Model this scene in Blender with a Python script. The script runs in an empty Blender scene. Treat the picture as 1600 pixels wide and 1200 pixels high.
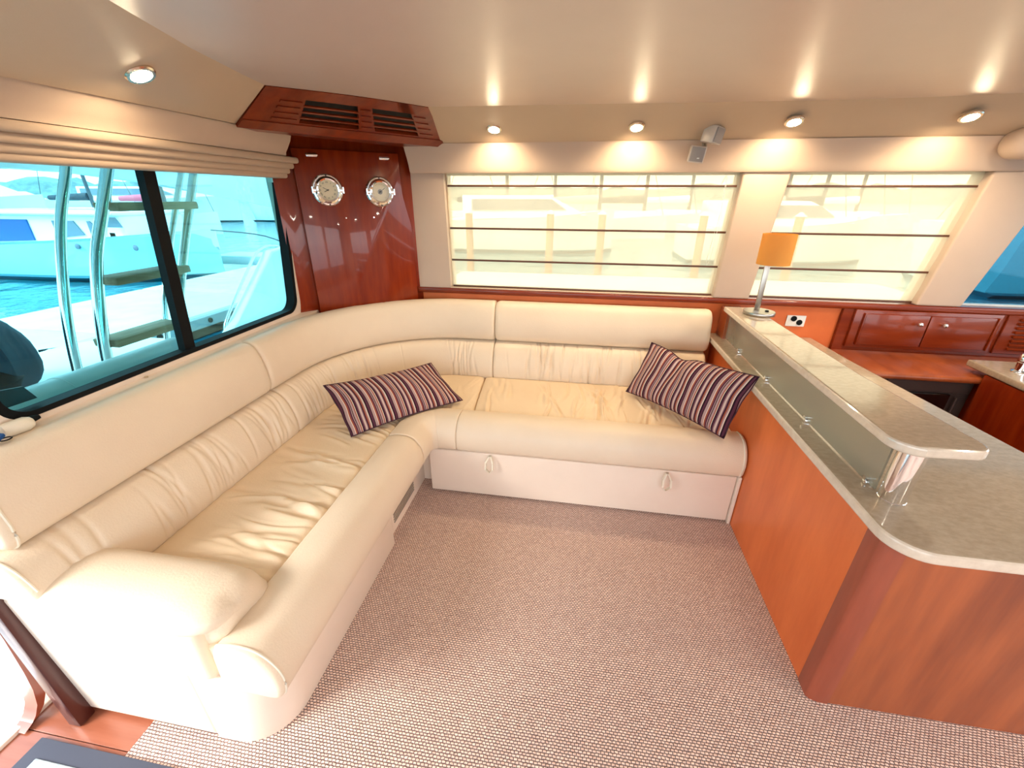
import bpy, bmesh, math, random
import numpy as np
from mathutils import Vector, Matrix
PI = math.pi
S = bpy.context.scene
COL = S.collection
random.seed(7)

# ------------------------------------------------------------ camera
cam = bpy.data.cameras.new('camera')
cam.sensor_width = 36.0
cam.lens = 649.62 / 1600 * 36
cam.clip_start = 0.02
cam.clip_end = 2000
cam_o = bpy.data.objects.new('camera', cam)
COL.objects.link(cam_o)
p, yaw, roll = 0.425223262, 0.157275344, 0.00436694
fw = Vector((-math.sin(yaw) * math.cos(p), math.cos(yaw) * math.cos(p), -math.sin(p)))
r0 = Vector((math.cos(yaw), math.sin(yaw), 0))
u0 = r0.cross(fw)
rr = r0 * math.cos(roll) + u0 * math.sin(roll)
uu = -r0 * math.sin(roll) + u0 * math.cos(roll)
m3 = Matrix((rr, uu, -fw)).transposed()
cam_o.matrix_world = Matrix.Translation((0, 0, 1.6)) @ m3.to_4x4()
S.camera = cam_o

# ------------------------------------------------------------ world, sun, exposure
S.view_settings.view_transform = 'Standard'
S.view_settings.look = 'None'
S.view_settings.gamma = 1
S.view_settings.use_curve_mapping = False
S.view_settings.exposure = 0.47
W = bpy.data.worlds.new('sky')
S.world = W
W.use_nodes = True
wn = W.node_tree.nodes
wl = W.node_tree.links
bg = wn['Background']
bg.inputs[1].default_value = 3.7
tc = wn.new('ShaderNodeTexCoord')
sp = wn.new('ShaderNodeSeparateXYZ')
rp = wn.new('ShaderNodeValToRGB')
rp.color_ramp.elements[0].position = 0.0
rp.color_ramp.elements[0].color = (0.88, 0.93, 0.95, 1)
rp.color_ramp.elements[1].position = 0.6
rp.color_ramp.elements[1].color = (0.66, 0.80, 0.95, 1)
wl.new(tc.outputs['Generated'], sp.inputs[0])
wl.new(sp.outputs['Z'], rp.inputs[0])
wl.new(rp.outputs[0], bg.inputs[0])
sl = bpy.data.lights.new('sun', 'SUN')
sl.energy = 5.0
sl.angle = math.radians(25)
sl.color = (1.0, 0.96, 0.9)
so = bpy.data.objects.new('sun', sl)
COL.objects.link(so)
so.rotation_euler = Vector((0.62, 0.60, -0.62)).to_track_quat('-Z', 'Y').to_euler()


# ------------------------------------------------------------ materials
def mat(name, col, rough=0.5, metal=0.0, coat=0.0, **k):
    m = bpy.data.materials.new(name)
    m.use_nodes = True
    b = m.node_tree.nodes['Principled BSDF']
    b.inputs['Base Color'].default_value = (*col, 1)
    b.inputs['Roughness'].default_value = rough
    b.inputs['Metallic'].default_value = metal
    b.inputs['Coat Weight'].default_value = coat
    b.inputs['Coat Roughness'].default_value = k.get('coat_rough', 0.05)
    if 'emit' in k:
        b.inputs['Emission Color'].default_value = (*k['emit'], 1)
        b.inputs['Emission Strength'].default_value = k['strength']
    if 'spec' in k:
        b.inputs['Specular IOR Level'].default_value = k['spec']
    return m


def nd(m, t, **k):
    n = m.node_tree.nodes.new(t)
    for a, v in k.items():
        setattr(n, a, v)
    return n


def noise_col(m, c1, c2, scale=(1, 1, 1), nscale=5, detail=4, rough=0.6, lo=0.3, hi=0.7, bump=0.0, bdist=0.01, space='Object', bscale=None):
    """mix two colours over a stretched noise, optional bump"""
    L = m.node_tree.links
    b = m.node_tree.nodes['Principled BSDF']
    t = nd(m, 'ShaderNodeTexCoord')
    mp = nd(m, 'ShaderNodeMapping')
    mp.inputs['Scale'].default_value = scale
    n = nd(m, 'ShaderNodeTexNoise')
    n.inputs['Scale'].default_value = nscale
    n.inputs['Detail'].default_value = detail
    n.inputs['Roughness'].default_value = rough
    r = nd(m, 'ShaderNodeValToRGB')
    r.color_ramp.elements[0].position = lo
    r.color_ramp.elements[0].color = (*c1, 1)
    r.color_ramp.elements[1].position = hi
    r.color_ramp.elements[1].color = (*c2, 1)
    L.new(t.outputs[space], mp.inputs[0])
    L.new(mp.outputs[0], n.inputs['Vector'])
    L.new(n.outputs['Fac'], r.inputs[0])
    L.new(r.outputs[0], b.inputs['Base Color'])
    if bump:
        src = n
        if bscale:
            src = nd(m, 'ShaderNodeTexNoise')
            src.inputs['Scale'].default_value = bscale
            src.inputs['Detail'].default_value = 3
            L.new(t.outputs[space], src.inputs['Vector'])
        bp = nd(m, 'ShaderNodeBump')
        bp.inputs['Strength'].default_value = bump
        bp.inputs['Distance'].default_value = bdist
        L.new(src.outputs['Fac'], bp.inputs['Height'])
        L.new(bp.outputs[0], b.inputs['Normal'])
    return m


M = {}
M['leather'] = noise_col(mat('cream_leather', (.8, .68, .5), .42, spec=.35), (.77, .63, .48), (.82, .68, .52), nscale=3, bump=.25, bdist=.003, bscale=160)
M['leather_seat'] = noise_col(mat('tan_cream_leather', (.8, .66, .46), .40, spec=.35), (.78, .61, .42), (.84, .67, .475), nscale=3, bump=.25, bdist=.003, bscale=120)
M['vinyl'] = noise_col(mat('cream_panel_vinyl', (.8, .68, .52), .5, spec=.3), (.84, .70, .58), (.88, .74, .62), nscale=4, bump=.1, bdist=.002, bscale=300)
M['piping'] = mat('leather_piping', (.82, .74, .6), .45)
M['headliner'] = noise_col(mat('headliner_vinyl', (.6, .47, .34), .40, spec=.6), (.56, .43, .35), (.60, .465, .38), nscale=2, bump=.12, bdist=.002, bscale=220)
M['soffit'] = noise_col(mat('soffit_vinyl', (.5, .38, .27), .45, spec=.4), (.55, .41, .28), (.58, .435, .30), nscale=3, bump=.12, bdist=.002, bscale=260)
M['valance'] = noise_col(mat('valance_vinyl', (.6, .46, .35), .5, spec=.3), (.57, .435, .335), (.61, .465, .36), nscale=3, bump=.1, bdist=.002, bscale=260)
M['shade_fabric'] = noise_col(mat('folded_blind_fabric', (.6, .45, .33), .8), (.52, .39, .29), (.57, .43, .32), nscale=3, bump=.15, bdist=.002, bscale=400)
M['mahogany'] = noise_col(mat('mahogany_gloss', (.2, .04, .01), .25, coat=.45, coat_rough=.04, spec=.3), (.17, .012, .001), (.27, .030, .003), scale=(6, 6, .8), nscale=3, detail=6)
M['mahogany_h'] = noise_col(mat('mahogany_gloss_level', (.2, .04, .01), .3, coat=.35, coat_rough=.08, spec=.3), (.15, .014, .002), (.25, .034, .005), scale=(.8, 6, 6), nscale=3, detail=6)
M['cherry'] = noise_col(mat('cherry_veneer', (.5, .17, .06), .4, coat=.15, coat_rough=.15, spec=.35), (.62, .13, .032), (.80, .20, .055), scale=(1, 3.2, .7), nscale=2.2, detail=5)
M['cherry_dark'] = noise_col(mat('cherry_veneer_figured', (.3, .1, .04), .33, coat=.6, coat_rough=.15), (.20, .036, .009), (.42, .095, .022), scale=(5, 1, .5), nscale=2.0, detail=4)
M['cherry_solid'] = noise_col(mat('cherry_solid', (.3, .06, .025), .3, coat=.6, coat_rough=.12), (.26, .052, .024), (.34, .07, .032), scale=(8, 8, 1), nscale=3)
M['teak'] = noise_col(mat('teak_floor', (.6, .26, .13), .35, coat=.3), (.27, .075, .035), (.36, .115, .06), scale=(1, 10, 1), nscale=3)
M['walnut'] = mat('dark_red_post', (.06, .010, .007), .35, coat=.3)
M['teak_weather'] = noise_col(mat('teak_weathered', (.3, .22, .12), .7), (.26, .14, .07), (.42, .26, .15), scale=(10, 1, 10), nscale=4)
M['stone'] = noise_col(mat('taupe_stone', (.5, .4, .3), .16, coat=.6, coat_rough=.05), (.37, .295, .21), (.45, .365, .27), scale=(1, 1.8, 1), nscale=45, detail=8, lo=.35, hi=.65)
M['stone_edge_lit'] = noise_col(mat('stone_edge_lit', (.7, .6, .5), .2, coat=.5), (.60, .50, .40), (.70, .60, .49), nscale=40)  # pale edge tone, the daylight caught by the edges put into the colour
M['chrome'] = mat('chrome', (.9, .9, .9), .06, 1.0)
M['steel'] = mat('brushed_steel', (.42, .39, .35), .3, 1.0)
M['black'] = mat('black_rubber', (.004, .005, .006), .6, spec=.15)
M['darkslot'] = mat('dark_void', (.004, .003, .003), .6)
M['oven'] = mat('oven_glass', (.004, .004, .004), .06, coat=1)
M['ovenframe'] = mat('oven_trim', (.06, .04, .035), .35)
M['whiteplastic'] = mat('white_plastic', (.85, .84, .8), .35)
M['gelcoat'] = mat('white_gelcoat', (.86, .88, .88), .3, coat=.5)
M['greycover'] = mat('grey_vinyl_roll', (.50, .48, .45), .4)
M['navycanvas'] = noise_col(mat('navy_canvas', (.02, .03, .05), .8), (.012, .02, .035), (.03, .05, .08), nscale=5)
M['speaker'] = mat('silver_speaker', (.60, .53, .47), .4, .2)
M['grille'] = mat('speaker_grille', (.33, .30, .28), .7)
M['face'] = mat('dial_cream', (.95, .84, .64), .5)
M['ink'] = mat('dial_ink', (.03, .02, .02), .6)
M['bluehull'] = mat('pale_blue_hull', (.42, .80, .86), .25, coat=.5)
M['deepblue'] = mat('blue_canvas', (.0, .07, .26), .6)
M['teal'] = mat('teal_antifoul', (.0, .12, .17), .5)
M['windowdark'] = mat('boat_window', (.10, .13, .19), .1, coat=.6)
M['red'] = mat('pink_red_cover', (.75, .10, .16), .7)
M['concrete'] = noise_col(mat('dock_concrete', (.75, .74, .7), .8), (.66, .66, .62), (.78, .77, .73), nscale=2)
M['alu'] = mat('aluminium', (.30, .32, .31), .5, .2)
M['hill'] = noise_col(mat('shore_green', (.12, .16, .15), .9), (.13, .18, .18), (.24, .30, .30), nscale=.4)
M['mast'] = mat('mast_alu', (.06, .07, .09), .5)
M['shadebrown'] = mat('batten_brown', (.10, .035, .014), .4)
M['matborder'] = mat('grey_mat_border', (.055, .062, .09), .85)
M['matcentre'] = noise_col(mat('pale_mat_pile', (.5, .56, .58), .95), (.24, .30, .33), (.50, .57, .60), scale=(12, 60, 1), nscale=4)
M['downring'] = mat('downlight_ring', (.75, .62, .5), .2, .9)
M['bulb'] = mat('downlight_bulb', (1, .9, .75), .3, emit=(1.0, .80, .52), strength=110)
M['bulboff'] = mat('frosted_bulb', (.9, .88, .8), .4)
M['brass'] = mat('aged_fixings', (.6, .5, .35), .3, 1)

# carpet: looped rows
m = mat('loop_carpet', (.5, .4, .33), .95, spec=.1)
L = m.node_tree.links
b = m.node_tree.nodes['Principled BSDF']
t = nd(m, 'ShaderNodeTexCoord')
mp = nd(m, 'ShaderNodeMapping')
mp.inputs['Scale'].default_value = (1, 1, 1)
br = nd(m, 'ShaderNodeTexBrick')
br.inputs['Scale'].default_value = 1.0
br.inputs['Brick Width'].default_value = .0125
br.inputs['Row Height'].default_value = .0085
br.inputs['Mortar Size'].default_value = .0021
br.inputs['Mortar Smooth'].default_value = .9
br.inputs['Color1'].default_value = (.95, .70, .58, 1)
br.inputs['Color2'].default_value = (.78, .55, .455, 1)
br.inputs['Mortar'].default_value = (.17, .11, .11, 1)
nz = nd(m, 'ShaderNodeTexNoise')
nz.inputs['Scale'].default_value = 90
nz.inputs['Detail'].default_value = 2
dist = nd(m, 'ShaderNodeMixRGB', blend_type='LINEAR_LIGHT')
dist.inputs[0].default_value = .0022
mx = nd(m, 'ShaderNodeMixRGB', blend_type='OVERLAY')
mx.inputs[0].default_value = .35
bp = nd(m, 'ShaderNodeBump')
bp.inputs['Strength'].default_value = .8
bp.inputs['Distance'].default_value = .004
L.new(t.outputs['Object'], mp.inputs[0])
L.new(mp.outputs[0], nz.inputs['Vector'])
L.new(mp.outputs[0], dist.inputs[1])
L.new(nz.outputs['Color'], dist.inputs[2])
L.new(dist.outputs[0], br.inputs['Vector'])
L.new(br.outputs['Color'], mx.inputs[1])
L.new(nz.outputs['Fac'], mx.inputs[2])
L.new(mx.outputs[0], b.inputs['Base Color'])
L.new(br.outputs['Fac'], bp.inputs['Height'])
bp.invert = True
L.new(bp.outputs[0], b.inputs['Normal'])
M['carpet'] = m

# tinted glass: thin pane, tinted see-through plus a fresnel reflection
def glass(name, tint, refl=1.0, ior=1.45):
    m = bpy.data.materials.new(name)
    m.use_nodes = True
    n = m.node_tree.nodes
    n.clear()
    o = n.new('ShaderNodeOutputMaterial')
    tr = n.new('ShaderNodeBsdfTransparent')
    tr.inputs[0].default_value = (*tint, 1)
    gl = n.new('ShaderNodeBsdfGlossy')
    gl.inputs['Roughness'].default_value = .02
    fr = n.new('ShaderNodeFresnel')
    fr.inputs[0].default_value = ior
    mm = n.new('ShaderNodeMath')
    mm.operation = 'MULTIPLY'
    mm.inputs[1].default_value = refl
    mx = n.new('ShaderNodeMixShader')
    l = m.node_tree.links
    l.new(fr.outputs[0], mm.inputs[0])
    l.new(mm.outputs[0], mx.inputs[0])
    l.new(tr.outputs[0], mx.inputs[1])
    l.new(gl.outputs[0], mx.inputs[2])
    l.new(mx.outputs[0], o.inputs[0])
    return m


M['glass_cyan'] = glass('cyan_tinted_glass', (.53, .87, .91), .35)
M['glass_teal'] = glass('teal_tinted_glass', (.16, .34, .40), .6)
M['glass_clear'] = glass('clear_glass', (.93, .96, .95), .8)
M['glass_dial'] = glass('dial_glass', (.98, .98, .96), .3)
M['glass_grey'] = glass('grey_tinted_glass', (.84, .77, .66), .5)
m = mat('etched_screen_glass', (.36, .33, .26), .22, coat=.4)
n = m.node_tree.nodes
l = m.node_tree.links
trn = n.new('ShaderNodeBsdfTransparent')
trn.inputs[0].default_value = (.85, .84, .76, 1)
mxs = n.new('ShaderNodeMixShader')
mxs.inputs[0].default_value = .38
l.new(n['Principled BSDF'].outputs[0], mxs.inputs[1])
l.new(trn.outputs[0], mxs.inputs[2])
l.new(mxs.outputs[0], n['Material Output'].inputs[0])
M['glass_screen'] = m

# sheer blind: part see-through, part diffusing
m = bpy.data.materials.new('sheer_blind_fabric')
m.use_nodes = True
n = m.node_tree.nodes
n.clear()
l = m.node_tree.links
o = n.new('ShaderNodeOutputMaterial')
tl = n.new('ShaderNodeBsdfTranslucent')
tl.inputs[0].default_value = (.93, .87, .68, 1)
df = n.new('ShaderNodeBsdfDiffuse')
df.inputs[0].default_value = (.75, .70, .60, 1)
tr = n.new('ShaderNodeBsdfTransparent')
tr.inputs[0].default_value = (1, .92, .74, 1)
m1 = n.new('ShaderNodeMixShader')
m1.inputs[0].default_value = .35
m2 = n.new('ShaderNodeMixShader')
m2.inputs[0].default_value = .42
l.new(tl.outputs[0], m1.inputs[1])
l.new(df.outputs[0], m1.inputs[2])
l.new(m1.outputs[0], m2.inputs[1])
l.new(tr.outputs[0], m2.inputs[2])
l.new(m2.outputs[0], o.inputs[0])
M['sheer'] = m

# lamp shade: orange, lets some light through
m = bpy.data.materials.new('amber_lamp_shade')
m.use_nodes = True
n = m.node_tree.nodes
n.clear()
l = m.node_tree.links
o = n.new('ShaderNodeOutputMaterial')
tl = n.new('ShaderNodeBsdfTranslucent')
tl.inputs[0].default_value = (.95, .55, .12, 1)
df = n.new('ShaderNodeBsdfDiffuse')
df.inputs[0].default_value = (.88, .50, .14, 1)
m1 = n.new('ShaderNodeMixShader')
m1.inputs[0].default_value = .6
l.new(tl.outputs[0], m1.inputs[1])
l.new(df.outputs[0], m1.inputs[2])
l.new(m1.outputs[0], o.inputs[0])
M['shade'] = m

# striped cushion cloth, stripes along v, coloured over u
m = mat('striped_cloth', (.4, .2, .2), .9, spec=.15)
L = m.node_tree.links
b = m.node_tree.nodes['Principled BSDF']
uv = nd(m, 'ShaderNodeUVMap')
sx = nd(m, 'ShaderNodeSeparateXYZ')
mu = nd(m, 'ShaderNodeMath', operation='MULTIPLY')
mu.inputs[1].default_value = 5.2
fr = nd(m, 'ShaderNodeMath', operation='FRACT')
r = nd(m, 'ShaderNodeValToRGB')
r.color_ramp.interpolation = 'CONSTANT'
plum, pink, rust, crm, dk = (.105, .032, .055), (.44, .29, .28), (.33, .085, .05), (.80, .68, .55), (.028, .010, .020)
bands = [(0, plum), (.07, dk), (.10, pink), (.20, crm), (.225, rust), (.28, plum), (.34, pink), (.37, dk), (.40, pink), (.47, rust),
         (.51, crm), (.535, dk), (.58, plum), (.64, pink), (.69, crm), (.71, pink), (.75, plum), (.78, dk), (.81, rust), (.86, pink), (.91, crm), (.935, dk)]
els = r.color_ramp.elements
els[0].position = 0
els[0].color = (*bands[0][1], 1)
els[1].position = bands[1][0]
els[1].color = (*bands[1][1], 1)
for ps, c in bands[2:]:
    e = els.new(ps)
    e.color = (*c, 1)
L.new(uv.outputs[0], sx.inputs[0])
L.new(sx.outputs[0], mu.inputs[0])
L.new(mu.outputs[0], fr.inputs[0])
L.new(fr.outputs[0], r.inputs[0])
L.new(r.outputs[0], b.inputs['Base Color'])
nz = nd(m, 'ShaderNodeTexNoise')
nz.inputs['Scale'].default_value = 900
bp = nd(m, 'ShaderNodeBump')
bp.inputs['Strength'].default_value = .3
bp.inputs['Distance'].default_value = .001
L.new(nz.outputs['Fac'], bp.inputs['Height'])
L.new(bp.outputs[0], b.inputs['Normal'])
M['stripe'] = m

# water
m = mat('harbour_water', (.02, .16, .22), .08, spec=.5)
L = m.node_tree.links
b = m.node_tree.nodes['Principled BSDF']
t = nd(m, 'ShaderNodeTexCoord')
nz = nd(m, 'ShaderNodeTexNoise')
nz.inputs['Scale'].default_value = .9
nz.inputs['Detail'].default_value = 6
bp = nd(m, 'ShaderNodeBump')
bp.inputs['Strength'].default_value = .5
bp.inputs['Distance'].default_value = .25
L.new(t.outputs['Object'], nz.inputs['Vector'])
L.new(nz.outputs['Fac'], bp.inputs['Height'])
L.new(bp.outputs[0], b.inputs['Normal'])
M['water'] = m


# ------------------------------------------------------------ helpers
class MB:
    """collects shapes, then links them as ONE mesh object"""
    def __init__(s):
        s.bm = bmesh.new()

    def box(s, c, d, bev=0.0, seg=2, rot=None, mi=0):
        t = bmesh.new()
        bmesh.ops.create_cube(t, size=1)
        bmesh.ops.scale(t, vec=d, verts=t.verts)
        if bev:
            bmesh.ops.bevel(t, geom=t.edges[:], offset=bev, segments=seg, affect='EDGES', profile=.5)
        if rot is not None:
            bmesh.ops.rotate(t, cent=(0, 0, 0), matrix=rot, verts=t.verts)
        bmesh.ops.translate(t, vec=c, verts=t.verts)
        s.add(t, mi)
        return s

    def span(s, a, b, bev=0.0, seg=2, mi=0):
        return s.box([(a[i] + b[i]) / 2 for i in range(3)], [abs(b[i] - a[i]) for i in range(3)], bev, seg, mi=mi)

    def add(s, t, mi=0):
        for f in t.faces:
            f.material_index = mi
        me = bpy.data.meshes.new('t')
        t.to_mesh(me)
        t.free()
        s.bm.from_mesh(me)
        bpy.data.meshes.remove(me)

    def raw(s, vs, fs, mi=0):
        bv = [s.bm.verts.new(v) for v in vs]
        for f in fs:
            try:
                ff = s.bm.faces.new([bv[i] for i in f])
                ff.material_index = mi
            except ValueError:
                pass
        return s

    def cyl(s, a, b, r1, r2=None, n=24, mi=0):
        a = Vector(a)
        b = Vector(b)
        if r2 is None:
            r2 = r1
        d = b - a
        t = bmesh.new()
        bmesh.ops.create_cone(t, cap_ends=True, segments=n, radius1=r1, radius2=r2, depth=d.length)
        bmesh.ops.rotate(t, cent=(0, 0, 0), matrix=d.to_track_quat('Z', 'Y').to_matrix(), verts=t.verts)
        bmesh.ops.translate(t, vec=(a + b) / 2, verts=t.verts)
        s.add(t, mi)
        return s

    def tube(s, pts, r, n=10, mi=0, closed=False):
        P = [Vector(q) for q in pts]
        k = len(P)
        rings = []
        up = Vector((0.013, 0.021, 1)).normalized()
        for i in range(k):
            if closed:
                d = P[(i + 1) % k] - P[i - 1]
            else:
                d = P[min(i + 1, k - 1)] - P[max(i - 1, 0)]
            d.normalize()
            x = d.cross(up)
            if x.length < .05:
                x = d.cross(Vector((1, 0, 0)))
            x.normalize()
            y = x.cross(d)
            rings.append([P[i] + (x * math.cos(2 * PI * j / n) + y * math.sin(2 * PI * j / n)) * r for j in range(n)])
        vs = [v for g in rings for v in g]
        fs = []
        for i in range(k if closed else k - 1):
            for j in range(n):
                a = i * n + j
                a2 = i * n + (j + 1) % n
                ii = (i + 1) % k
                fs.append((a, a2, ii * n + (j + 1) % n, ii * n + j))
        if not closed:
            fs.append(tuple(range(n))[::-1])
            fs.append(tuple((k - 1) * n + j for j in range(n)))
        return s.raw(vs, fs, mi)

    def lathe(s, prof, c=(0, 0, 0), rot=None, n=32, mi=0):
        vs = []
        for (r, z) in prof:
            for j in range(n):
                v = Vector((r * math.cos(2 * PI * j / n), r * math.sin(2 * PI * j / n), z))
                if rot is not None:
                    v = rot @ v
                vs.append(v + Vector(c))
        fs = []
        for i in range(len(prof) - 1):
            for j in range(n):
                fs.append((i * n + j, i * n + (j + 1) % n, (i + 1) * n + (j + 1) % n, (i + 1) * n + j))
        fs.append(tuple(range(n))[::-1])
        fs.append(tuple((len(prof) - 1) * n + j for j in range(n)))
        return s.raw(vs, fs, mi)

    def prism(s, poly, z0, z1, bev=0, seg=2, mi=0):
        t = bmesh.new()
        vs = [t.verts.new((x, y, z0)) for x, y in poly]
        f = t.faces.new(vs)
        g = bmesh.ops.extrude_face_region(t, geom=[f])
        bmesh.ops.translate(t, vec=(0, 0, z1 - z0), verts=[v for v in g['geom'] if isinstance(v, bmesh.types.BMVert)])
        bmesh.ops.recalc_face_normals(t, faces=t.faces)
        if bev:
            ed = [e for e in t.edges if abs(e.verts[0].co.z - e.verts[1].co.z) < 1e-5]
            bmesh.ops.bevel(t, geom=ed, offset=bev, segments=seg, affect='EDGES', profile=.5)
        s.add(t, mi)
        return s

    def slab(s, quad, off, mi=0):
        """a plate: quad corners plus the same moved by off"""
        q = [Vector(v) for v in quad]
        o = Vector(off)
        n = len(q)
        vs = q + [v + o for v in q]
        fs = [tuple(range(n)), tuple(range(2 * n - 1, n - 1, -1))] + [(i, i + n, (i + 1) % n + n, (i + 1) % n) for i in range(n)]
        return s.raw(vs, fs, mi)

    def build(s, name, mats, parent=None, smooth=35, loc=None):
        me = bpy.data.meshes.new(name)
        bmesh.ops.recalc_face_normals(s.bm, faces=s.bm.faces)
        s.bm.to_mesh(me)
        s.bm.free()
        for mm in (mats if isinstance(mats, (list, tuple)) else [mats]):
            me.materials.append(mm)
        if smooth and len(me.polygons):
            me.polygons.foreach_set('use_smooth', [True] * len(me.polygons))
            me.set_sharp_from_angle(angle=math.radians(smooth))
        o = bpy.data.objects.new(name, me)
        COL.objects.link(o)
        if parent:
            put(o, parent)
        return o


def put(o, parent):
    o.parent = parent
    w = Vector((0, 0, 0))
    q = parent
    while q:
        w += q.location
        q = q.parent
    o.location = -w        # geometry is written in world coordinates


def tag(o, label=None, cat=None, group=None, kind=None):
    if label:
        o['label'] = label
    if cat:
        o['category'] = cat
    if group:
        o['group'] = group
    if kind:
        o['kind'] = kind
    return o


def thing(name, label, cat, loc=(0, 0, 0), group=None, kind=None):
    o = bpy.data.objects.new(name, None)
    o.empty_display_size = .1
    COL.objects.link(o)
    o.location = loc
    return tag(o, label, cat, group, kind)


def copy_tree(o, parent=None):
    c = o.copy()
    COL.objects.link(c)
    c.parent = parent
    for ch in list(o.children):
        copy_tree(ch, c)
    return c


def np_mesh(name, V, F, mats, parent=None, smooth=40, uv=None):
    me = bpy.data.meshes.new(name)
    me.from_pydata([tuple(v) for v in V], [], F)
    for mm in (mats if isinstance(mats, (list, tuple)) else [mats]):
        me.materials.append(mm)
    if uv is not None:
        ul = me.uv_layers.new(name='UVMap')
        for lp in me.loops:
            ul.data[lp.index].uv = uv[lp.vertex_index]
    bm = bmesh.new()
    bm.from_mesh(me)
    bmesh.ops.recalc_face_normals(bm, faces=bm.faces)
    bm.to_mesh(me)
    bm.free()
    me.polygons.foreach_set('use_smooth', [True] * len(me.polygons))
    me.set_sharp_from_angle(angle=math.radians(smooth))
    o = bpy.data.objects.new(name, me)
    COL.objects.link(o)
    if parent:
        put(o, parent)
    return o


def struct(name, mb, mats, label, parent=None, cat='room', **k):
    o = mb.build(name, mats, parent, **k)
    if not parent:
        tag(o, label, cat, kind='structure')
    return o


# ------------------------------------------------------------ room shell
XL, XR, YB, YF = -1.68, 3.6, 2.84, -1.7
# floor: carpet and the teak strip by the aft door
struct('floor', MB().span((-1.30, YF, -.05), (XR, YB + .1, 0)), M['carpet'], 'beige pink loop pile carpet of the saloon floor', cat='floor')
tf = thing('trim_1', 'reddish teak plank strip of floor beside the aft doorway', 'floor', (-1.5, 0, 0), kind='structure')
for i in range(43):
    y = YF + .1055 * i
    MB().span((-1.70, y + .0012, -.05), (-1.30, y + .1043, -.001), .001, 1).build('plank', M['teak'], tf)

# ceiling
cl = MB()
ct = [(-0.92, -1.7), (-1.0, .3), (-1.096, 1.056), (-1.2, 1.38), (-1.27, 1.68), (-1.30, 1.83), (-1.24, 1.93), (-1.10, 2.08), (-.96, 2.23), (-.83, 2.36), (-.074, 2.385),
      (.5, 2.42), (1.08, 2.448), (1.5, 2.43), (1.78, 2.395), (3.6, 2.35), (3.6, -1.7)]
cl.prism(ct, 2.0, 2.06)
struct('ceiling', cl, M['headliner'], 'satin cream vinyl headliner of the saloon ceiling', cat='ceiling')
cl = MB()
cl.span((-2.0, YF - .1, 2.07), (XR + .1, YB + .2, 2.14))
struct('trim_2', cl, M['soffit'], 'deck slab above the saloon headliner', cat='ceiling')

# sloping soffits with downlights
def ruled(A, B, thick):
    mb = MB()
    k = len(A)
    A = [Vector(v) for v in A]
    B = [Vector(v) for v in B]
    t = Vector(thick)
    vs = A + B + [a + t for a in A] + [q + t for q in B]
    fs = []
    for i in range(k - 1):
        fs += [(i, i + 1, k + i + 1, k + i), (2 * k + i, 3 * k + i, 3 * k + i + 1, 2 * k + i + 1), (i, 2 * k + i, 2 * k + i + 1, i + 1), (k + i, k + i + 1, 3 * k + i + 1, 3 * k + i)]
    fs += [(0, k, 3 * k, 2 * k), (k - 1, 3 * k - 1, 4 * k - 1, 2 * k - 1)]
    return mb.raw(vs, fs)


back_top = [(-.80, 2.35, 2.0), (-.074, 2.385, 2.0), (.5, 2.42, 2.0), (1.08, 2.448, 2.0), (1.5, 2.43, 2.0), (1.78, 2.395, 2.0), (3.6, 2.35, 2.0)]
back_bot = [(-.87, 2.69, 1.87), (-.074, 2.683, 1.87), (.5, 2.685, 1.87), (1.08, 2.69, 1.87), (1.5, 2.69, 1.87), (2.0, 2.69, 1.87), (3.6, 2.69, 1.87)]
struct('trim_3', ruled(back_top, back_bot, (0, .03, .05)), M['soffit'], 'sloping soffit above the back windows holding four downlights', cat='ceiling trim')
left_top = [(-.92, -1.7, 2.0), (-1.0, .3, 2.0), (-1.096, 1.056, 2.0), (-1.2, 1.38, 2.0), (-1.27, 1.68, 2.0), (-1.30, 1.83, 2.0)]
left_bot = [(-1.50, -1.7, 1.872), (-1.50, .3, 1.872), (-1.49, 1.05, 1.872), (-1.485, 1.38, 1.872), (-1.48, 1.68, 1.872), (-1.477, 1.84, 1.872)]
struct('trim_4', ruled(left_top, left_bot, (-.03, 0, .05)), M['soffit'], 'sloping soffit above the aft window holding one downlight', cat='ceiling trim')

# valances below the soffits
vb = MB()
prof = [(2.672, 1.874), (2.69, 1.84), (2.715, 1.80), (2.735, 1.76), (2.742, 1.735), (2.75, 1.725), (2.80, 1.725), (2.82, 1.874)]
A = []
n = len(prof)
vs = [(-1.08, y, z) for y, z in prof] + [(3.6, y, z) for y, z in prof]
vb.raw(vs, [tuple(range(n)), tuple(range(2 * n - 1, n - 1, -1))] + [(i, i + n, (i + 1) % n + n, (i + 1) % n) for i in range(n)])
struct('trim_5', vb, M['valance'], 'padded cream valance running above the back windows', cat='wall trim')
vb = MB()
vb.box((0, 0, 0), (1.5, .17, .14), .065, 5)
hl = struct('trim_6', vb, M['valance'], 'bulging padded headliner roll at the right edge above windows', cat='wall trim')
hl.location = (2.72, 2.63, 1.84)

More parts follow.
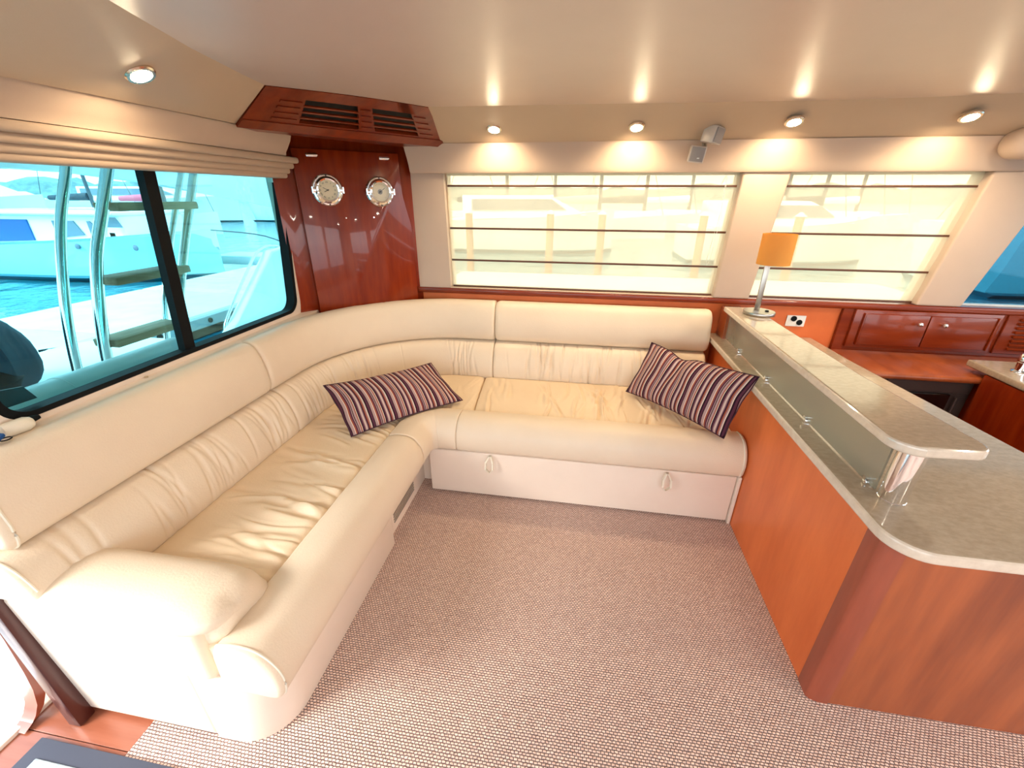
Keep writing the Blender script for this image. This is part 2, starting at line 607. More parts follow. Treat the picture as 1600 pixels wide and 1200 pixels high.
# back wall
wb = MB()
wb.span((-1.75, YB, 0), (XR, YB + .08, 1.0))
wb.span((-1.75, YB, 1.73), (XR, YB + .08, 2.1))
wb.span((-1.75, YB, 1.0), (-.875, YB + .08, 1.73))
struct('wall_back', wb, M['valance'], 'cream back wall around the saloon side windows', cat='wall')
tp = MB().slab([(-1.13, 2.79, 1.02), (-.872, 2.79, 1.02), (-.882, 2.79, 1.73), (-1.13, 2.79, 1.73)], (0, .05, 0))
struct('trim_7', tp, M['valance'], 'cream padded pillar between wood cabinet and wide blind', cat='wall trim')
tp = MB().slab([(.835, 2.765, 1.02), (1.045, 2.765, 1.02), (1.113, 2.765, 1.73), (.862, 2.765, 1.73)], (0, .12, 0))
bmesh.ops.bevel(tp.bm, geom=tp.bm.edges[:], offset=.012, segments=3, affect='EDGES', profile=.5)
struct('trim_8', tp, M['valance'], 'raked cream padded pillar between the two blinds', cat='wall trim')
tp = MB().slab([(1.965, 2.765, 1.02), (2.20, 2.765, 1.02), (2.395, 2.765, 1.73), (2.075, 2.765, 1.73)], (0, .12, 0))
bmesh.ops.bevel(tp.bm, geom=tp.bm.edges[:], offset=.012, segments=3, affect='EDGES', profile=.5)
struct('trim_9', tp, M['valance'], 'raked cream padded pillar beside the uncovered window at right', cat='wall trim')

# wood dado and sill under the back windows
dd = MB().span((-1.10, 2.80, 0), (1.60, 2.84, .99))
struct('trim_10', dd, M['cherry'], 'orange cherry veneer panel below the back window sill', cat='wall trim')
sb = MB().span((-1.14, 2.765, .985), (3.6, 2.84, 1.02), .008, 3)
struct('trim_11', sb, M['mahogany_h'], 'glossy mahogany sill along the back windows', cat='sill')
sb = MB().span((-.87, 2.775, 1.02), (.84, 2.80, 1.027), .002, 1)
struct('trim_12', sb, M['valance'], 'thin cream ledge strip on the mahogany sill', cat='sill')

# windows in the back wall: frame plus pane
def back_window(name, x0b, x1b, x0t, x1t, gm, label):
    w = thing(name, label, 'window', (x0b, 2.86, 1.02), kind='structure')
    f = MB()
    f.span((x0b - .05, 2.85, 1.0), (x1b + .05, 2.90, 1.025))
    f.span((x0t - .05, 2.85, 1.715), (x1t + .05, 2.90, 1.74))
    f.slab([(x0b - .02, 2.85, 1.02), (x0b + .012, 2.85, 1.02), (x0t + .012, 2.85, 1.73), (x0t - .02, 2.85, 1.73)], (0, .05, 0))
    f.slab([(x1b - .012, 2.85, 1.02), (x1b + .02, 2.85, 1.02), (x1t + .02, 2.85, 1.73), (x1t - .012, 2.85, 1.73)], (0, .05, 0))
    f.build('frame', M['whiteplastic'], w)
    g = MB()
    g.slab([(x0b, 2.875, 1.02), (x1b, 2.875, 1.02), (x1t, 2.875, 1.73), (x0t, 2.875, 1.73)], (0, .004, 0))
    g.build('pane', gm, w)
    return w


back_window('window_2', -.875, .84, -.885, .87, M['glass_grey'], 'wide saloon window behind the left sheer blind')
back_window('window_3', 1.04, 1.975, 1.10, 2.085, M['glass_grey'], 'saloon window behind the right sheer blind')
back_window('window_4', 2.19, 3.55, 2.385, 3.58, M['glass_teal'], 'dark tinted window with no blind at the right edge')

# left (aft) wall with window and doorway
GZ0, GZ1 = .965, 1.86
wl_ = MB()
wl_.span((XL - .06, .66, 0), (XL, YB, .945))
wl_.span((XL - .06, .66, 1.82), (XL, YB, 2.1))
wl_.span((XL - .06, .66, .94), (XL, .80, 1.83))
wl_.span((XL - .06, 2.30, .94), (XL, YB, 1.83))
wl_.span((XL - .06, -1.7, 1.86), (XL, .66, 2.1))
wl_.span((XL - .06, -1.7, 0), (XL, -.75, 2.1))
struct('wall_left', wl_, M['vinyl'], 'cream aft bulkhead wall around the cockpit window', cat='wall')

def rounded_rect(y0, y1, z0, z1, r, shear=0.0, n=8):
    pts = []
    for cy, cz, a0 in ((y1 - r, z1 - r, 0), (y0 + r, z1 - r, 90), (y0 + r, z0 + r, 180), (y1 - r, z0 + r, 270)):
        for i in range(n + 1):
            a = math.radians(a0 + 90 * i / n)
            y = cy + r * math.cos(a)
            z = cz + r * math.sin(a)
            pts.append((y + shear * (z - z0) * (1 if y > (y0 + y1) / 2 else 0), z))
    return pts


w1 = thing('window_1', 'large cockpit window with black seal and slanting black bar', 'window', (XL, 1.5, GZ0), kind='structure')
rrp = rounded_rect(.815, 2.225, GZ0, GZ1, .075, .14)
inn = rounded_rect(.84, 2.205, GZ0 + .018, GZ1 - .02, .065, .14)
k = len(rrp)
fb = MB()
vs = [(-1.655, y, z) for y, z in rrp] + [(-1.655, y, z) for y, z in inn] + [(-1.708, y, z) for y, z in inn] + [(-1.708, y, z) for y, z in rrp]
fb.raw(vs, [(a * k + i, a * k + (i + 1) % k, ((a + 1) % 4) * k + (i + 1) % k, ((a + 1) % 4) * k + i) for a in range(4) for i in range(k)])
fb.build('seal', M['black'], w1)
out = rounded_rect(.70, 2.30, GZ0 - .055, GZ1 + .05, .10, .15)
fb = MB()
vs = [(-1.668, y, z) for y, z in out] + [(-1.652, y, z) for y, z in rrp]
vs += [(-1.70, y, z) for y, z in rrp] + [(-1.70, y, z) for y, z in out]
fb.raw(vs, [(a * k + i, a * k + (i + 1) % k, ((a + 1) % 4) * k + (i + 1) % k, ((a + 1) % 4) * k + i) for a in range(4) for i in range(k)])
fb.build('surround', M['vinyl'], w1)
pb = MB()
pb.slab([(-1.70, y, z) for y, z in rrp], (-.005, 0, 0))
pb.build('pane', M['glass_cyan'], w1)
mu_ = MB()
mu_.slab([(-1.67, 1.462, .975), (-1.67, 1.510, .960), (-1.67, 1.60, 1.85), (-1.67, 1.548, 1.85)], (-.035, 0, 0))
mu_.build('glazing_bar', M['black'], w1)
lg = MB()
lg.span((-1.78, .72, .90), (-1.60, 2.42, .945), .006, 2)
struct('trim_13', lg, M['vinyl'], 'cream ledge between sofa back and cockpit window', cat='sill')
MB().cyl((-1.648, 1.25, .946), (-1.648, 1.25, .95), .006).build('screw_cap', M['brass'], bpy.data.objects['trim_13'])

# doorway: post, frames, threshold
dr = MB()
dr.slab([(-1.565, .545, 0), (-1.515, .545, 0), (-1.60, .575, .74), (-1.65, .575, .74)], (0, .05, 0))
bmesh.ops.bevel(dr.bm, geom=dr.bm.edges[:], offset=.008, segments=2, affect='EDGES', profile=.5)
struct('trim_14', dr, M['walnut'], 'dark mahogany post at the near end of the sofa', cat='post')
pth = [(.592, .90), (.590, .60), (.583, .35), (.575, .20), (.568, .12), (.556, .06), (.540, .030), (.520, .012), (.50, .006)]
dr = ruled([(-1.722, y, z) for y, z in pth], [(-1.672, y, z) for y, z in pth], (0, .028, .012))
struct('trim_15', dr, M['cherry_solid'], 'curved reddish wooden trim around the aft doorway foot', cat='door trim')
dr = MB()
dr.span((-1.84, -.75, -.05), (-1.70, .66, .012), .006, 2)
dr.span((-1.84, .60, 0), (-1.735, .68, 1.86), .02, 3)
dr.span((-1.84, -.80, 0), (-1.68, -.75, 1.86), .01, 2)
struct('door_1', dr, M['vinyl'], 'cream frame and sill of the open aft doorway', cat='door')
dr = MB()
dr.span((-1.72, .60, .06), (-1.625, .66, .92), .01, 2)
struct('trim_16', dr, M['gelcoat'], 'white moulded jamb panel behind the mahogany post', cat='door trim')

# walls behind and right of the camera, with window openings
wf = MB()
wf.span((-1.74, YF - .08, 0), (XR, YF, .55))
wf.span((-1.74, YF - .08, 1.92), (XR, YF, 2.1))
for x in (-1.6, .1, 1.9, 3.5):
    wf.span((x - .08, YF - .08, .55), (x + .08, YF, 1.92))
struct('wall_front', wf, M['valance'], 'saloon wall behind the camera with open side windows', cat='wall')
wr = MB()
wr.span((XR, YF - .08, 0), (XR + .08, YB + .08, 1.0))
wr.span((XR, YF - .08, 1.75), (XR + .08, YB + .08, 2.1))
wr.span((XR, YF - .08, 1.0), (XR + .08, -.9, 1.75))
wr.span((XR, .5, 1.0), (XR + .08, .8, 1.75))
struct('wall_right', wr, M['valance'], 'forward saloon wall beyond the galley', cat='wall')

# ------------------------------------------------------------ corner cabinet with vents
cc = thing('corner_cabinet', 'tall glossy mahogany corner cabinet behind sofa with clock and barometer', 'cabinet', (-1.36, 2.56, 0))
body = MB()
body.prism([(-1.665, 2.255), (-1.605, 2.335), (-1.595, 2.345), (-1.12, 2.775), (-1.08, 2.80), (-1.08, 2.835), (-1.675, 2.835)], .60, 1.94, .004, 2)
body.build('body', M['mahogany'], cc)
nrm = Vector((.43, -.475, 0)).normalized()          # outward normal of the diagonal face
tang = Vector((.475, .43, 0)).normalized()
dmb = MB()
A0 = Vector((-1.590, 2.340, 0))
wd = .64
# door with the stepped right edge: narrower at the top
outl = [(0.0, .5), (wd, .5), (wd, 1.30), (wd - .006, 1.42), (wd - .028, 1.52), (wd - .045, 1.60), (wd - .05, 1.72), (wd - .05, 1.83), (0.0, 1.83)]
q = [A0 + tang * a + Vector((0, 0, z)) for a, z in outl]
dmb.slab(q, nrm * .022)
bmesh.ops.bevel(dmb.bm, geom=dmb.bm.edges[:], offset=.003, segments=2, affect='EDGES', profile=.5)
door = dmb.build('door', M['mahogany'], cc)
for a in (.10, .50):
    h = MB()
    c = A0 + tang * a + nrm * .026 + Vector((0, 0, 1.80))
    R_ = Matrix((tang, nrm, Vector((0, 0, 1)))).transposed()
    h.box(c, (.055, .006, .018), .002, 2, R_)
    h.cyl(c + tang * -.03 + nrm * .004, c + tang * .03 + nrm * .004, .005, n=12)
    for sgn in (-1, 1):
        h.cyl(c + tang * .018 * sgn + nrm * .003, c + tang * .018 * sgn + nrm * .006, .0035, n=10)
    h.build('hinge', M['chrome'], door)
for a in (.235, .40):
    c = A0 + tang * a + nrm * .022 + Vector((0, 0, 1.475))
    MB().cyl(c, c + nrm * .003, .004, n=12).build('screw', M['chrome'], door)

# vent pelmet: sloped grille face from ceiling line out to lower front line
TL, TR = Vector((-1.296, 1.831, 1.997)), Vector((-.800, 2.352, 1.997))
BL, BR = Vector((-1.474, 1.838, 1.862)), Vector((-.835, 2.735, 1.862))
pel = thing('vent_pelmet', 'mahogany louvred vent pelmet crowning the corner cabinet', 'vent', (-1.2, 2.2, 1.86))
bow = Vector((.43, -.475, .25)).normalized()
def Fb(u, v):
    return (BL * (1 - u) + BR * u) * (1 - v) + (TL * (1 - u) + TR * u) * v + Vector((.02, -.022, 0)) * math.sin(PI * max(0, min(1, u))) * v
def F(u, v, d=0.0):
    """u along the face, v up the face; bowed gently outwards"""
    e = .01
    N_ = (Fb(u + e, v) - Fb(u - e, v)).cross(Fb(u, v + e) - Fb(u, v - e)).normalized()
    if N_.z > 0:
        N_ = -N_
    return Fb(u, v) + N_ * d
n = 24
us = [i / n for i in range(n + 1)]
slots = [(.22, .50), (.585, .84)]
fmb = MB()
def strip(u0, u1, v0, v1, d0=0, d1=-.02, k=6, mbb=None, mi=0):
    mbb = mbb or fmb
    for i in range(k):
        a = u0 + (u1 - u0) * i / k
        c = u0 + (u1 - u0) * (i + 1) / k
        vs = [F(a, v0, d0), F(c, v0, d0), F(c, v1, d0), F(a, v1, d0), F(a, v0, d1), F(c, v0, d1), F(c, v1, d1), F(a, v1, d1)]
        mbb.raw(vs, [(0, 1, 2, 3), (7, 6, 5, 4), (0, 4, 5, 1), (1, 5, 6, 2), (2, 6, 7, 3), (3, 7, 4, 0)], mi)
strip(0, 1, 0, .20, .005, -.02, 16)
strip(0, 1, .20, .235, .0, -.02, 16)
strip(0, 1, .79, 1.0, .0, -.02, 16)
strip(0, .22, .235, .79)
strip(.50, .585, .235, .79)
strip(.84, 1, .235, .79)
bmesh.ops.remove_doubles(fmb.bm, verts=fmb.bm.verts, dist=.0005)
fmb.build('frame', M['mahogany_h'], pel, smooth=20)
for (u0, u1) in slots:
    bk = MB()
    strip(u0 - .01, u1 + .01, .22, .81, -.028, -.032, 8, bk)
    bk.build('backing', M['darkslot'], pel)
for (u0, u1) in slots:
    for j in range(3):
        v = .235 + .1388 * (j + 1) - .018
        sm = MB()
        strip(u0 - .004, u1 + .004, v, v + .034, .003, -.004, 8, sm)
        sm.build('slat', M['mahogany_h'], pel)
for (u0, u1) in [(.10, .205), (.515, .572), (.855, .94)]:
    for j in range(4):
        v = .235 + .1388 * j + .04
        sm = MB()
        strip(u0, u1, v, v + .05, .005, -.006, 4, sm)
        sm.build('raised_rib', M['mahogany_h'], pel)
ub = MB()
vs = [F(u, 0) for u in us] + [Vector((-1.50, 1.99, 1.862)) * (1 - u) + Vector((-1.05, 2.80, 1.862)) * u for u in us]
vs2 = [v + Vector((0, 0, .008)) for v in vs]
kk = n + 1
ub.raw(vs + vs2, [(i, i + 1, kk + i + 1, kk + i) for i in range(n)] + [(2 * kk + i, 3 * kk + i, 3 * kk + i + 1, 2 * kk + i + 1) for i in range(n)])
ub.build('underside', M['mahogany_h'], pel)

# ------------------------------------------------------------ clock and barometer
def porthole(name, label, pos, clock):
    t = thing(name, label, 'clock' if clock else 'barometer', pos)
    R_ = Matrix((tang, Vector((0, 0, 1)), nrm)).transposed()     # local x=right, y=up, z=out
    P = Vector(pos)
    K = 1.09
    def loc(x, y, z):
        return P + tang * x * K + Vector((0, 0, y * K)) + nrm * z
    R3 = Matrix((tang, Vector((0, 0, 1)), nrm)).transposed()
    bz = MB().lathe([(a_ * K, b_) for a_, b_ in [(.077, 0), (.077, .006), (.072, .012), (.066, .013), (.064, .019), (.056, .024), (.049, .022), (.047, .012), (.047, .004), (.02, .003)]], P, R3, 40)
    bez = bz.build('bezel', M['chrome'], t)
    for a in (0, 180):
        hb = MB()
        s_ = 1 if a == 0 else -1
        hb.box(loc(.070 * s_, 0, .018), (.022, .026, .014), .003, 2, R3)
        hb.cyl(loc(.076 * s_, -.015, .022), loc(.076 * s_, .015, .022), .005, n=12)
        hb.build('hinge' if a == 0 else 'clasp', M['chrome'], bez)
    for a in (90, 270):
        c = (.070 * math.cos(math.radians(a)), .070 * math.sin(math.radians(a)))
        MB().cyl(loc(*c, .011), loc(*c, .015), .004, n=10).build('screw', M['ink'], bez)
    MB().lathe([(a_ * K, b_) for a_, b_ in [(.047, .004), (.047, .006), (.001, .006)]], P, R3, 40).build('dial', M['face'], t)
    if clock:
        rom = ['XII', 'I', 'II', 'III', 'IIII', 'V', 'VI', 'VII', 'VIII', 'IX', 'X', 'XI']
        nm = MB()
        for i, tx in enumerate(rom):
            a = math.radians(90 - 30 * i)
            cu = bpy.data.curves.new('numeral', 'FONT')
            cu.body = tx
            cu.size = .011
            cu.align_x = 'CENTER'
            cu.align_y = 'CENTER'
            o = bpy.data.objects.new('numeral', cu)
            me = o.to_mesh()
            bm = bmesh.new()
            bm.from_mesh(me)
            rot = Matrix.Rotation(a - PI / 2, 3, 'Z')
            for v in bm.verts:
                w = rot @ v.co
                v.co = loc(w.x + .037 * math.cos(a), w.y + .037 * math.sin(a), .0066)
            nm.add(bm)
            o.to_mesh_clear()
            bpy.data.objects.remove(o)
            bpy.data.curves.remove(cu)
        nm.build('numerals', M['ink'], t, smooth=0)
        for a, ln, w in ((152, .026, .0022), (205, .019, .0028)):
            d = Vector((math.cos(math.radians(a)), math.sin(math.radians(a))))
            MB().tube([loc(-d.x * .006, -d.y * .006, .009), loc(d.x * ln, d.y * ln, .009)], w / 2, 6).build('hand', M['ink'], t)
        MB().cyl(loc(0, 0, .006), loc(0, 0, .011), .003, n=12).build('hub', M['ink'], t)
    else:
        tk = MB()
        for i in range(41):
            a = math.radians(-50 + 280 * i / 40)
            r1 = .036 if i % 5 == 0 else .039
            tk.tube([loc(r1 * math.cos(a), r1 * math.sin(a), .0068), loc(.043 * math.cos(a), .043 * math.sin(a), .0068)], .0004, 4)
        tk.build('scale_marks', M['ink'], t)
        MB().lathe([(.014, .006), (.014, .008), (.012, .008), (.001, .0075)], P, R3, 24).build('centre_disc', M['grille'], t)
        MB().tube([loc(-.012, -.008, .010), loc(.028, .020, .010)], .001, 6).build('hand', M['ink'], t)
        MB().cyl(loc(0, 0, .006), loc(0, 0, .012), .005, n=12).build('hub', M['ink'], t)
    g = MB().lathe([(a_ * K, b_) for a_, b_ in [(.048, .0135), (.048, .0145), (.001, .0145)]], P, R3, 40)
    g.build('cover_glass', M['glass_dial'], t)
    return t


def door_pt(a, z, d=.022):
    return A0 + tang * a + nrm * d + Vector((0, 0, z))


porthole('ship_clock', 'round chrome ship clock with roman numerals on mahogany cabinet', door_pt(.155, 1.625), True)
porthole('barometer', 'round chrome barometer with bare dial, right of the clock', door_pt(.455, 1.618), False)

# ------------------------------------------------------------ sheer roman blinds
def blind(x0b, x1b, x0t, x1t, label, zs, cordx):
    t = thing('roman_blind', label, 'blind', (x0b, 2.81, 1.03), group='sheer roman blinds')
    def xs(z):
        k = (z - 1.02) / .71
        return x0b + (x0t - x0b) * k, x1b + (x1t - x1b) * k
    lv = [1.030] + zs + [1.735]
    for i in range(len(lv) - 1):
        z0, z1 = lv[i], lv[i + 1]
        a0, b0 = xs(z0)
        a1, b1 = xs(z1)
        nx = 24
        V, F_ = [], []
        for j, (z, a, b_) in enumerate([(z0, a0, b0), ((z0 + z1) / 2, (a0 + a1) / 2, (b0 + b1) / 2), (z1, a1, b1)]):
            for ii in range(nx + 1):
                bul = .006 if j == 1 else 0
                V.append((a + (b_ - a) * ii / nx, 2.815 - bul, z))
        for j in range(2):
            for ii in range(nx):
                F_.append((j * (nx + 1) + ii, j * (nx + 1) + ii + 1, (j + 1) * (nx + 1) + ii + 1, (j + 1) * (nx + 1) + ii))
        np_mesh('fabric_panel', V, F_, M['sheer'], t, smooth=80)
    for z in zs + [1.032]:
        a, b_ = xs(z)
        MB().span((a + .004, 2.802, z - .006), (b_ - .004, 2.812, z + .006), .002, 2).build('batten', M['shadebrown'], t)
    a, b_ = xs(1.5)
    cd = MB()
    cd.tube([(cordx, 2.795, 1.70), (cordx + .003, 2.790, 1.5), (cordx - .004, 2.790, 1.32), (cordx - .012, 2.79, 1.24), (cordx - .022, 2.79, 1.215), (cordx - .03, 2.79, 1.24), (cordx - .02, 2.79, 1.33), (cordx - .004, 2.79, 1.5), (cordx - .004, 2.795, 1.70)], .0009, 5)
    cd.build('pull_cord', M['whiteplastic'], t)
    return t


ZB = [1.205, 1.405, 1.655]
blind(-.862, .835, -.868, .86, 'wide sheer blind with brown battens, left of lamp', ZB, .79)
blind(1.045, 1.965, 1.108, 2.07, 'narrower sheer blind with brown battens, behind and right of lamp', ZB, 1.09)

# folded roman shade over the cockpit window
rb = thing('folded_shade', 'raised beige roman shade gathered in folds over cockpit window', 'blind', (-1.63, 1.3, 1.7))
top = MB()
pr = [(-1.50, 1.874), (-1.51, 1.85), (-1.53, 1.82), (-1.545, 1.80), (-1.548, 1.785), (-1.62, 1.785), (-1.62, 1.874)]
n = len(pr)
y0, y1 = -.7, 2.30
vs = [(x, y0, z) for x, z in pr] + [(x, y1 - (.0 if x < -1.6 else .06), z) for x, z in pr]
top.raw(vs, [tuple(range(n)), tuple(range(2 * n - 1, n - 1, -1))] + [(i, i + n, (i + 1) % n + n, (i + 1) % n) for i in range(n)])
top.build('headrail_cover', M['valance'], rb)
for i, (x, z, h) in enumerate(((-1.555, 1.768, .030), (-1.580, 1.742, .030), (-1.600, 1.718, .030), (-1.612, 1.695, .028))):
    f = MB()
    f.box((x - .02, (y0 + 2.33 - .012 * i) / 2 , z), (.075, 2.33 - .012 * i - y0, h), .012, 4)
    f.build('fold', M['shade_fabric'], rb)

# ------------------------------------------------------------ downlights
def downlight(px, py, pz, nv, label, size=.042, energy=12, group='recessed downlights'):
    P = Vector((px, py, pz))
    nv = Vector(nv).normalized()
    t = thing('downlight', label, 'light', P, group=group)
    R3 = nv.to_track_quat('Z', 'Y').to_matrix()
    MB().lathe([(size * .55, -.012), (size, -.004), (size, .003), (size * .9, .007), (size * .70, .007), (size * .62, .0), (size * .60, -.010)], P, R3, 28).build('ring', M['downring'], t)
    MB().lathe([(size * .72, .002), (size * .66, .008), (size * .35, .011), (.001, .012)], P, R3, 24).build('bulb', M['bulb'], t)
    ld = bpy.data.lights.new('downlight_beam', 'SPOT')
    ld.energy = energy
    ld.color = (1.0, .78, .50)
    ld.spot_size = math.radians(145)
    ld.spot_blend = .7
    ld.shadow_soft_size = .04
    lo = bpy.data.objects.new('downlight_beam', ld)
    COL.objects.link(lo)
    lo.parent = t
    lo.location = nv * .03
    lo.rotation_euler = (Vector((-nv.x, -nv.y, 0)) + Vector((0, 0, -1))).to_track_quat('-Z', 'Y').to_euler()
    return t


bn = (0, -.40, -.92)
for x, y, z, lb in ((-.507, 2.546, 1.926, 'glowing downlight in back soffit, nearest the corner cabinet'),
                    (.236, 2.552, 1.924, 'glowing downlight in back soffit, left of the silver speakers'),
                    (.971, 2.535, 1.932, 'glowing downlight in back soffit, right of the silver speakers'),
                    (1.695, 2.510, 1.935, 'glowing downlight in back soffit, nearest the right edge')):
    downlight(x, y, z, bn, lb)
downlight(-1.335, 1.315, 1.926, (.42, 0, -.9), 'glowing downlight in the left soffit above cockpit window', energy=5)
# fill lamps added out of view at the ceiling to brighten the saloon
for x, y, wh in ((.4, -.6, 'straight behind the viewpoint'), (2.2, .6, 'over the galley walkway'), (2.4, -.8, 'behind the viewpoint on the right'), (1.9, 1.9, 'above the sink cabinet')):
    t = thing('fill_light', 'added round fill lamp ' + wh, 'light', (x, y, 2.0), group='added fill lamps')
    MB().lathe([(.07, 0), (.07, -.012), (.06, -.018), (.001, -.018)], (x, y, 2.0), None, 28).build('lens', M['bulboff'], t)
    ld = bpy.data.lights.new('fill_beam', 'AREA')
    ld.shape = 'DISK'
    ld.size = .12
    ld.energy = 7
    ld.color = (1, .86, .68)
    lo = bpy.data.objects.new('fill_beam', ld)
    COL.objects.link(lo)
    lo.parent = t
    lo.location = (0, 0, -.025)

# ------------------------------------------------------------ satellite speakers
def cube_speaker(label, c, rot):
    t = thing('speaker', label, 'speaker', c, group='small silver cube speakers')
    R3 = rot.to_matrix() if hasattr(rot, 'to_matrix') else rot
    C = Vector(c)
    MB().box(C, (.078, .072, .078), .005, 2, R3).build('cabinet', M['speaker'], t)
    g = MB().box(C + R3 @ Vector((0, -.039, 0)), (.066, .006, .066), .002, 2, R3)
    g.build('grille', M['grille'], t)
    return t


from mathutils import Euler
cube_speaker('upper silver cube speaker turned towards the right', (.624, 2.60, 1.888), Euler((.15, .12, .75)))
lowsp = cube_speaker('lower silver cube speaker facing the sofa', (.566, 2.62, 1.803), Euler((.1, .12, -.12)))
MB().box(Vector((.566, 2.62, 1.803)) + Vector((0, -.0425, -.022)), (.012, .002, .005), .0005, 1).build('badge', M['whiteplastic'], lowsp)
MB().cyl((.60, 2.63, 1.835), (.60, 2.64, 1.86), .012, n=12).build('bracket', M['steel'], lowsp)

# ------------------------------------------------------------ sofa
Y0 = .60
C1 = (-.75, 1.92)       # centre of the back's corner arc
C2 = (-.70, 1.84)       # centre of the front bolster's arc
def path(C, rref):
    L1 = C[1] - Y0
    A_ = rref * PI / 2
    def f(s, r):
        s = np.asarray(s, float)
        r = np.asarray(r, float)
        th = np.clip((s - L1) / A_, 0, 1) * PI / 2
        x = np.where(s < L1, C[0] - r, np.where(s < L1 + A_, C[0] - r * np.cos(th), C[0] + (s - L1 - A_)))
        y = np.where(s < L1, Y0 + s, np.where(s < L1 + A_, C[1] + r * np.sin(th), C[1] + r))
        return x, y
    return f, L1, A_


PB, LB1, AB = path(C1, .8)
PF, LF1, AF = path(C2, .22)

def smooth_closed(pts, n):
    """closed Catmull-Rom"""
    P = np.array(pts, float)
    k = len(P)
    out = []
    for i in range(k):
        p0, p1, p2, p3 = P[i - 1], P[i], P[(i + 1) % k], P[(i + 2) % k]
        for j in range(n):
            t = j / n
            out.append(.5 * ((2 * p1) + (-p0 + p2) * t + (2 * p0 - 5 * p1 + 4 * p2 - p3) * t * t + (-p0 + 3 * p1 - 3 * p2 + p3) * t ** 3))
    return np.array(out)


def sweep(name, fn, prof, s0, s1, mat_, parent, cap=.03, capk=.8, step=.02, disp=None, sub=4, mod=None):
    pr = smooth_closed(prof, sub)
    c = pr.mean(0)
    ns = max(8, int((s1 - s0) / step))
    e = [0, .12, .3, .6, 1.0]
    ss = [s0 + cap * q for q in e] + list(np.linspace(s0 + cap, s1 - cap, ns)[1:-1]) + [s1 - cap * q for q in e[::-1]]
    ss = np.array(ss)
    d = np.minimum(ss - s0, s1 - ss)
    kk_ = np.sqrt(np.clip(1 - (1 - np.clip(d / cap, 0, 1)) ** 2, 0, 1))
    npf = len(pr)
    # normals of the profile
    tn = np.roll(pr, -1, 0) - np.roll(pr, 1, 0)
    nr = np.stack([tn[:, 1], -tn[:, 0]], 1)
    nr /= np.linalg.norm(nr, axis=1)[:, None] + 1e-9
    if ((pr - c) * nr).sum() < 0:
        nr = -nr
    V = []
    vec = pr - c
    ln = np.linalg.norm(vec, axis=1)[:, None]
    for i, s in enumerate(ss):
        ins = cap * (1 - kk_[i]) * capk
        q = pr - vec / ln * np.minimum(ins, ln * .8)
        if mod is not None:
            q = mod(s, q)
        if disp is not None:
            q = q + nr * disp(s, q)[:, None]
        x, y = fn(np.full(npf, s), q[:, 0])
        V += list(zip(x, y, q[:, 1]))
    F_ = []
    m_ = len(ss)
    for i in range(m_ - 1):
        for j in range(npf):
            F_.append((i * npf + j, i * npf + (j + 1) % npf, (i + 1) * npf + (j + 1) % npf, (i + 1) * npf + j))
    F_.append(tuple(range(npf))[::-1])
    F_.append(tuple((m_ - 1) * npf + j for j in range(npf)))
    return np_mesh(name, V, F_, mat_, parent, smooth=50), pr


def pipe_loop(fn, prof, s, parent, r=.0035, inset=.0, sel=None):
    pr = smooth_closed(prof, 4)
    c = pr.mean(0)
    q = pr + (c - pr) * inset
    if sel:
        q = np.array([v for v in q if sel(v)])
    pts = []
    for v in q:
        x, y = fn(s, v[0])
        pts.append((float(x), float(y), float(v[1])))
    MB().tube(pts, r, 6, closed=sel is None).build('piping', M['piping'], parent)


def gathers(centres, amp, w, seed, zlo, zhi):
    """short creases across the run: list of (s, spread, count)"""
    rng = np.random.RandomState(seed)
    cr = []
    for s, spread, cnt in centres:
        for _ in range(cnt):
            cr.append((s + rng.normal() * spread, amp * rng.uniform(.4, 1), w * rng.uniform(.6, 1.5), rng.uniform(zlo, zhi), rng.uniform(.05, .12), rng.uniform(-.25, .25)))
    cr = np.array(cr)
    def f(s, q):
        z = q[:, 1][:, None]
        d = s - cr[:, 0] - cr[:, 5] * (z - (zlo + zhi) / 2)
        g = cr[:, 1] * np.exp(-(d / cr[:, 2]) ** 2) * np.exp(-((z - cr[:, 3]) / cr[:, 4]) ** 2)
        return -g.sum(1)
    return f


def grooves(ss, dep=.004, w=.006):
    a = np.array(ss)
    def f(s, q):
        return np.full(len(q), -(dep * np.exp(-((s - a) / w) ** 2)).sum())
    return f


def add_f(*fs):
    def f(s, q):
        return sum(g(s, q) for g in fs)
    return f


sofa = thing('corner_sofa', 'large L-shaped cream leather corner sofa along aft and back walls', 'sofa', (-1.2, 1.9, 0))
UP = [(.79, .690), (.752, .700), (.735, .74), (.737, .81), (.750, .87), (.775, .925), (.81, .950), (.850, .948), (.870, .92), (.870, .70)]
LO = [(.705, .43), (.668, .44), (.655, .50), (.668, .575), (.700, .645), (.74, .680), (.79, .690), (.85, .685), (.855, .43)]
def lift(s, q):
    if s < .15:
        q = q.copy()
        q[:, 1] = np.maximum(q[:, 1], .555)
    return q


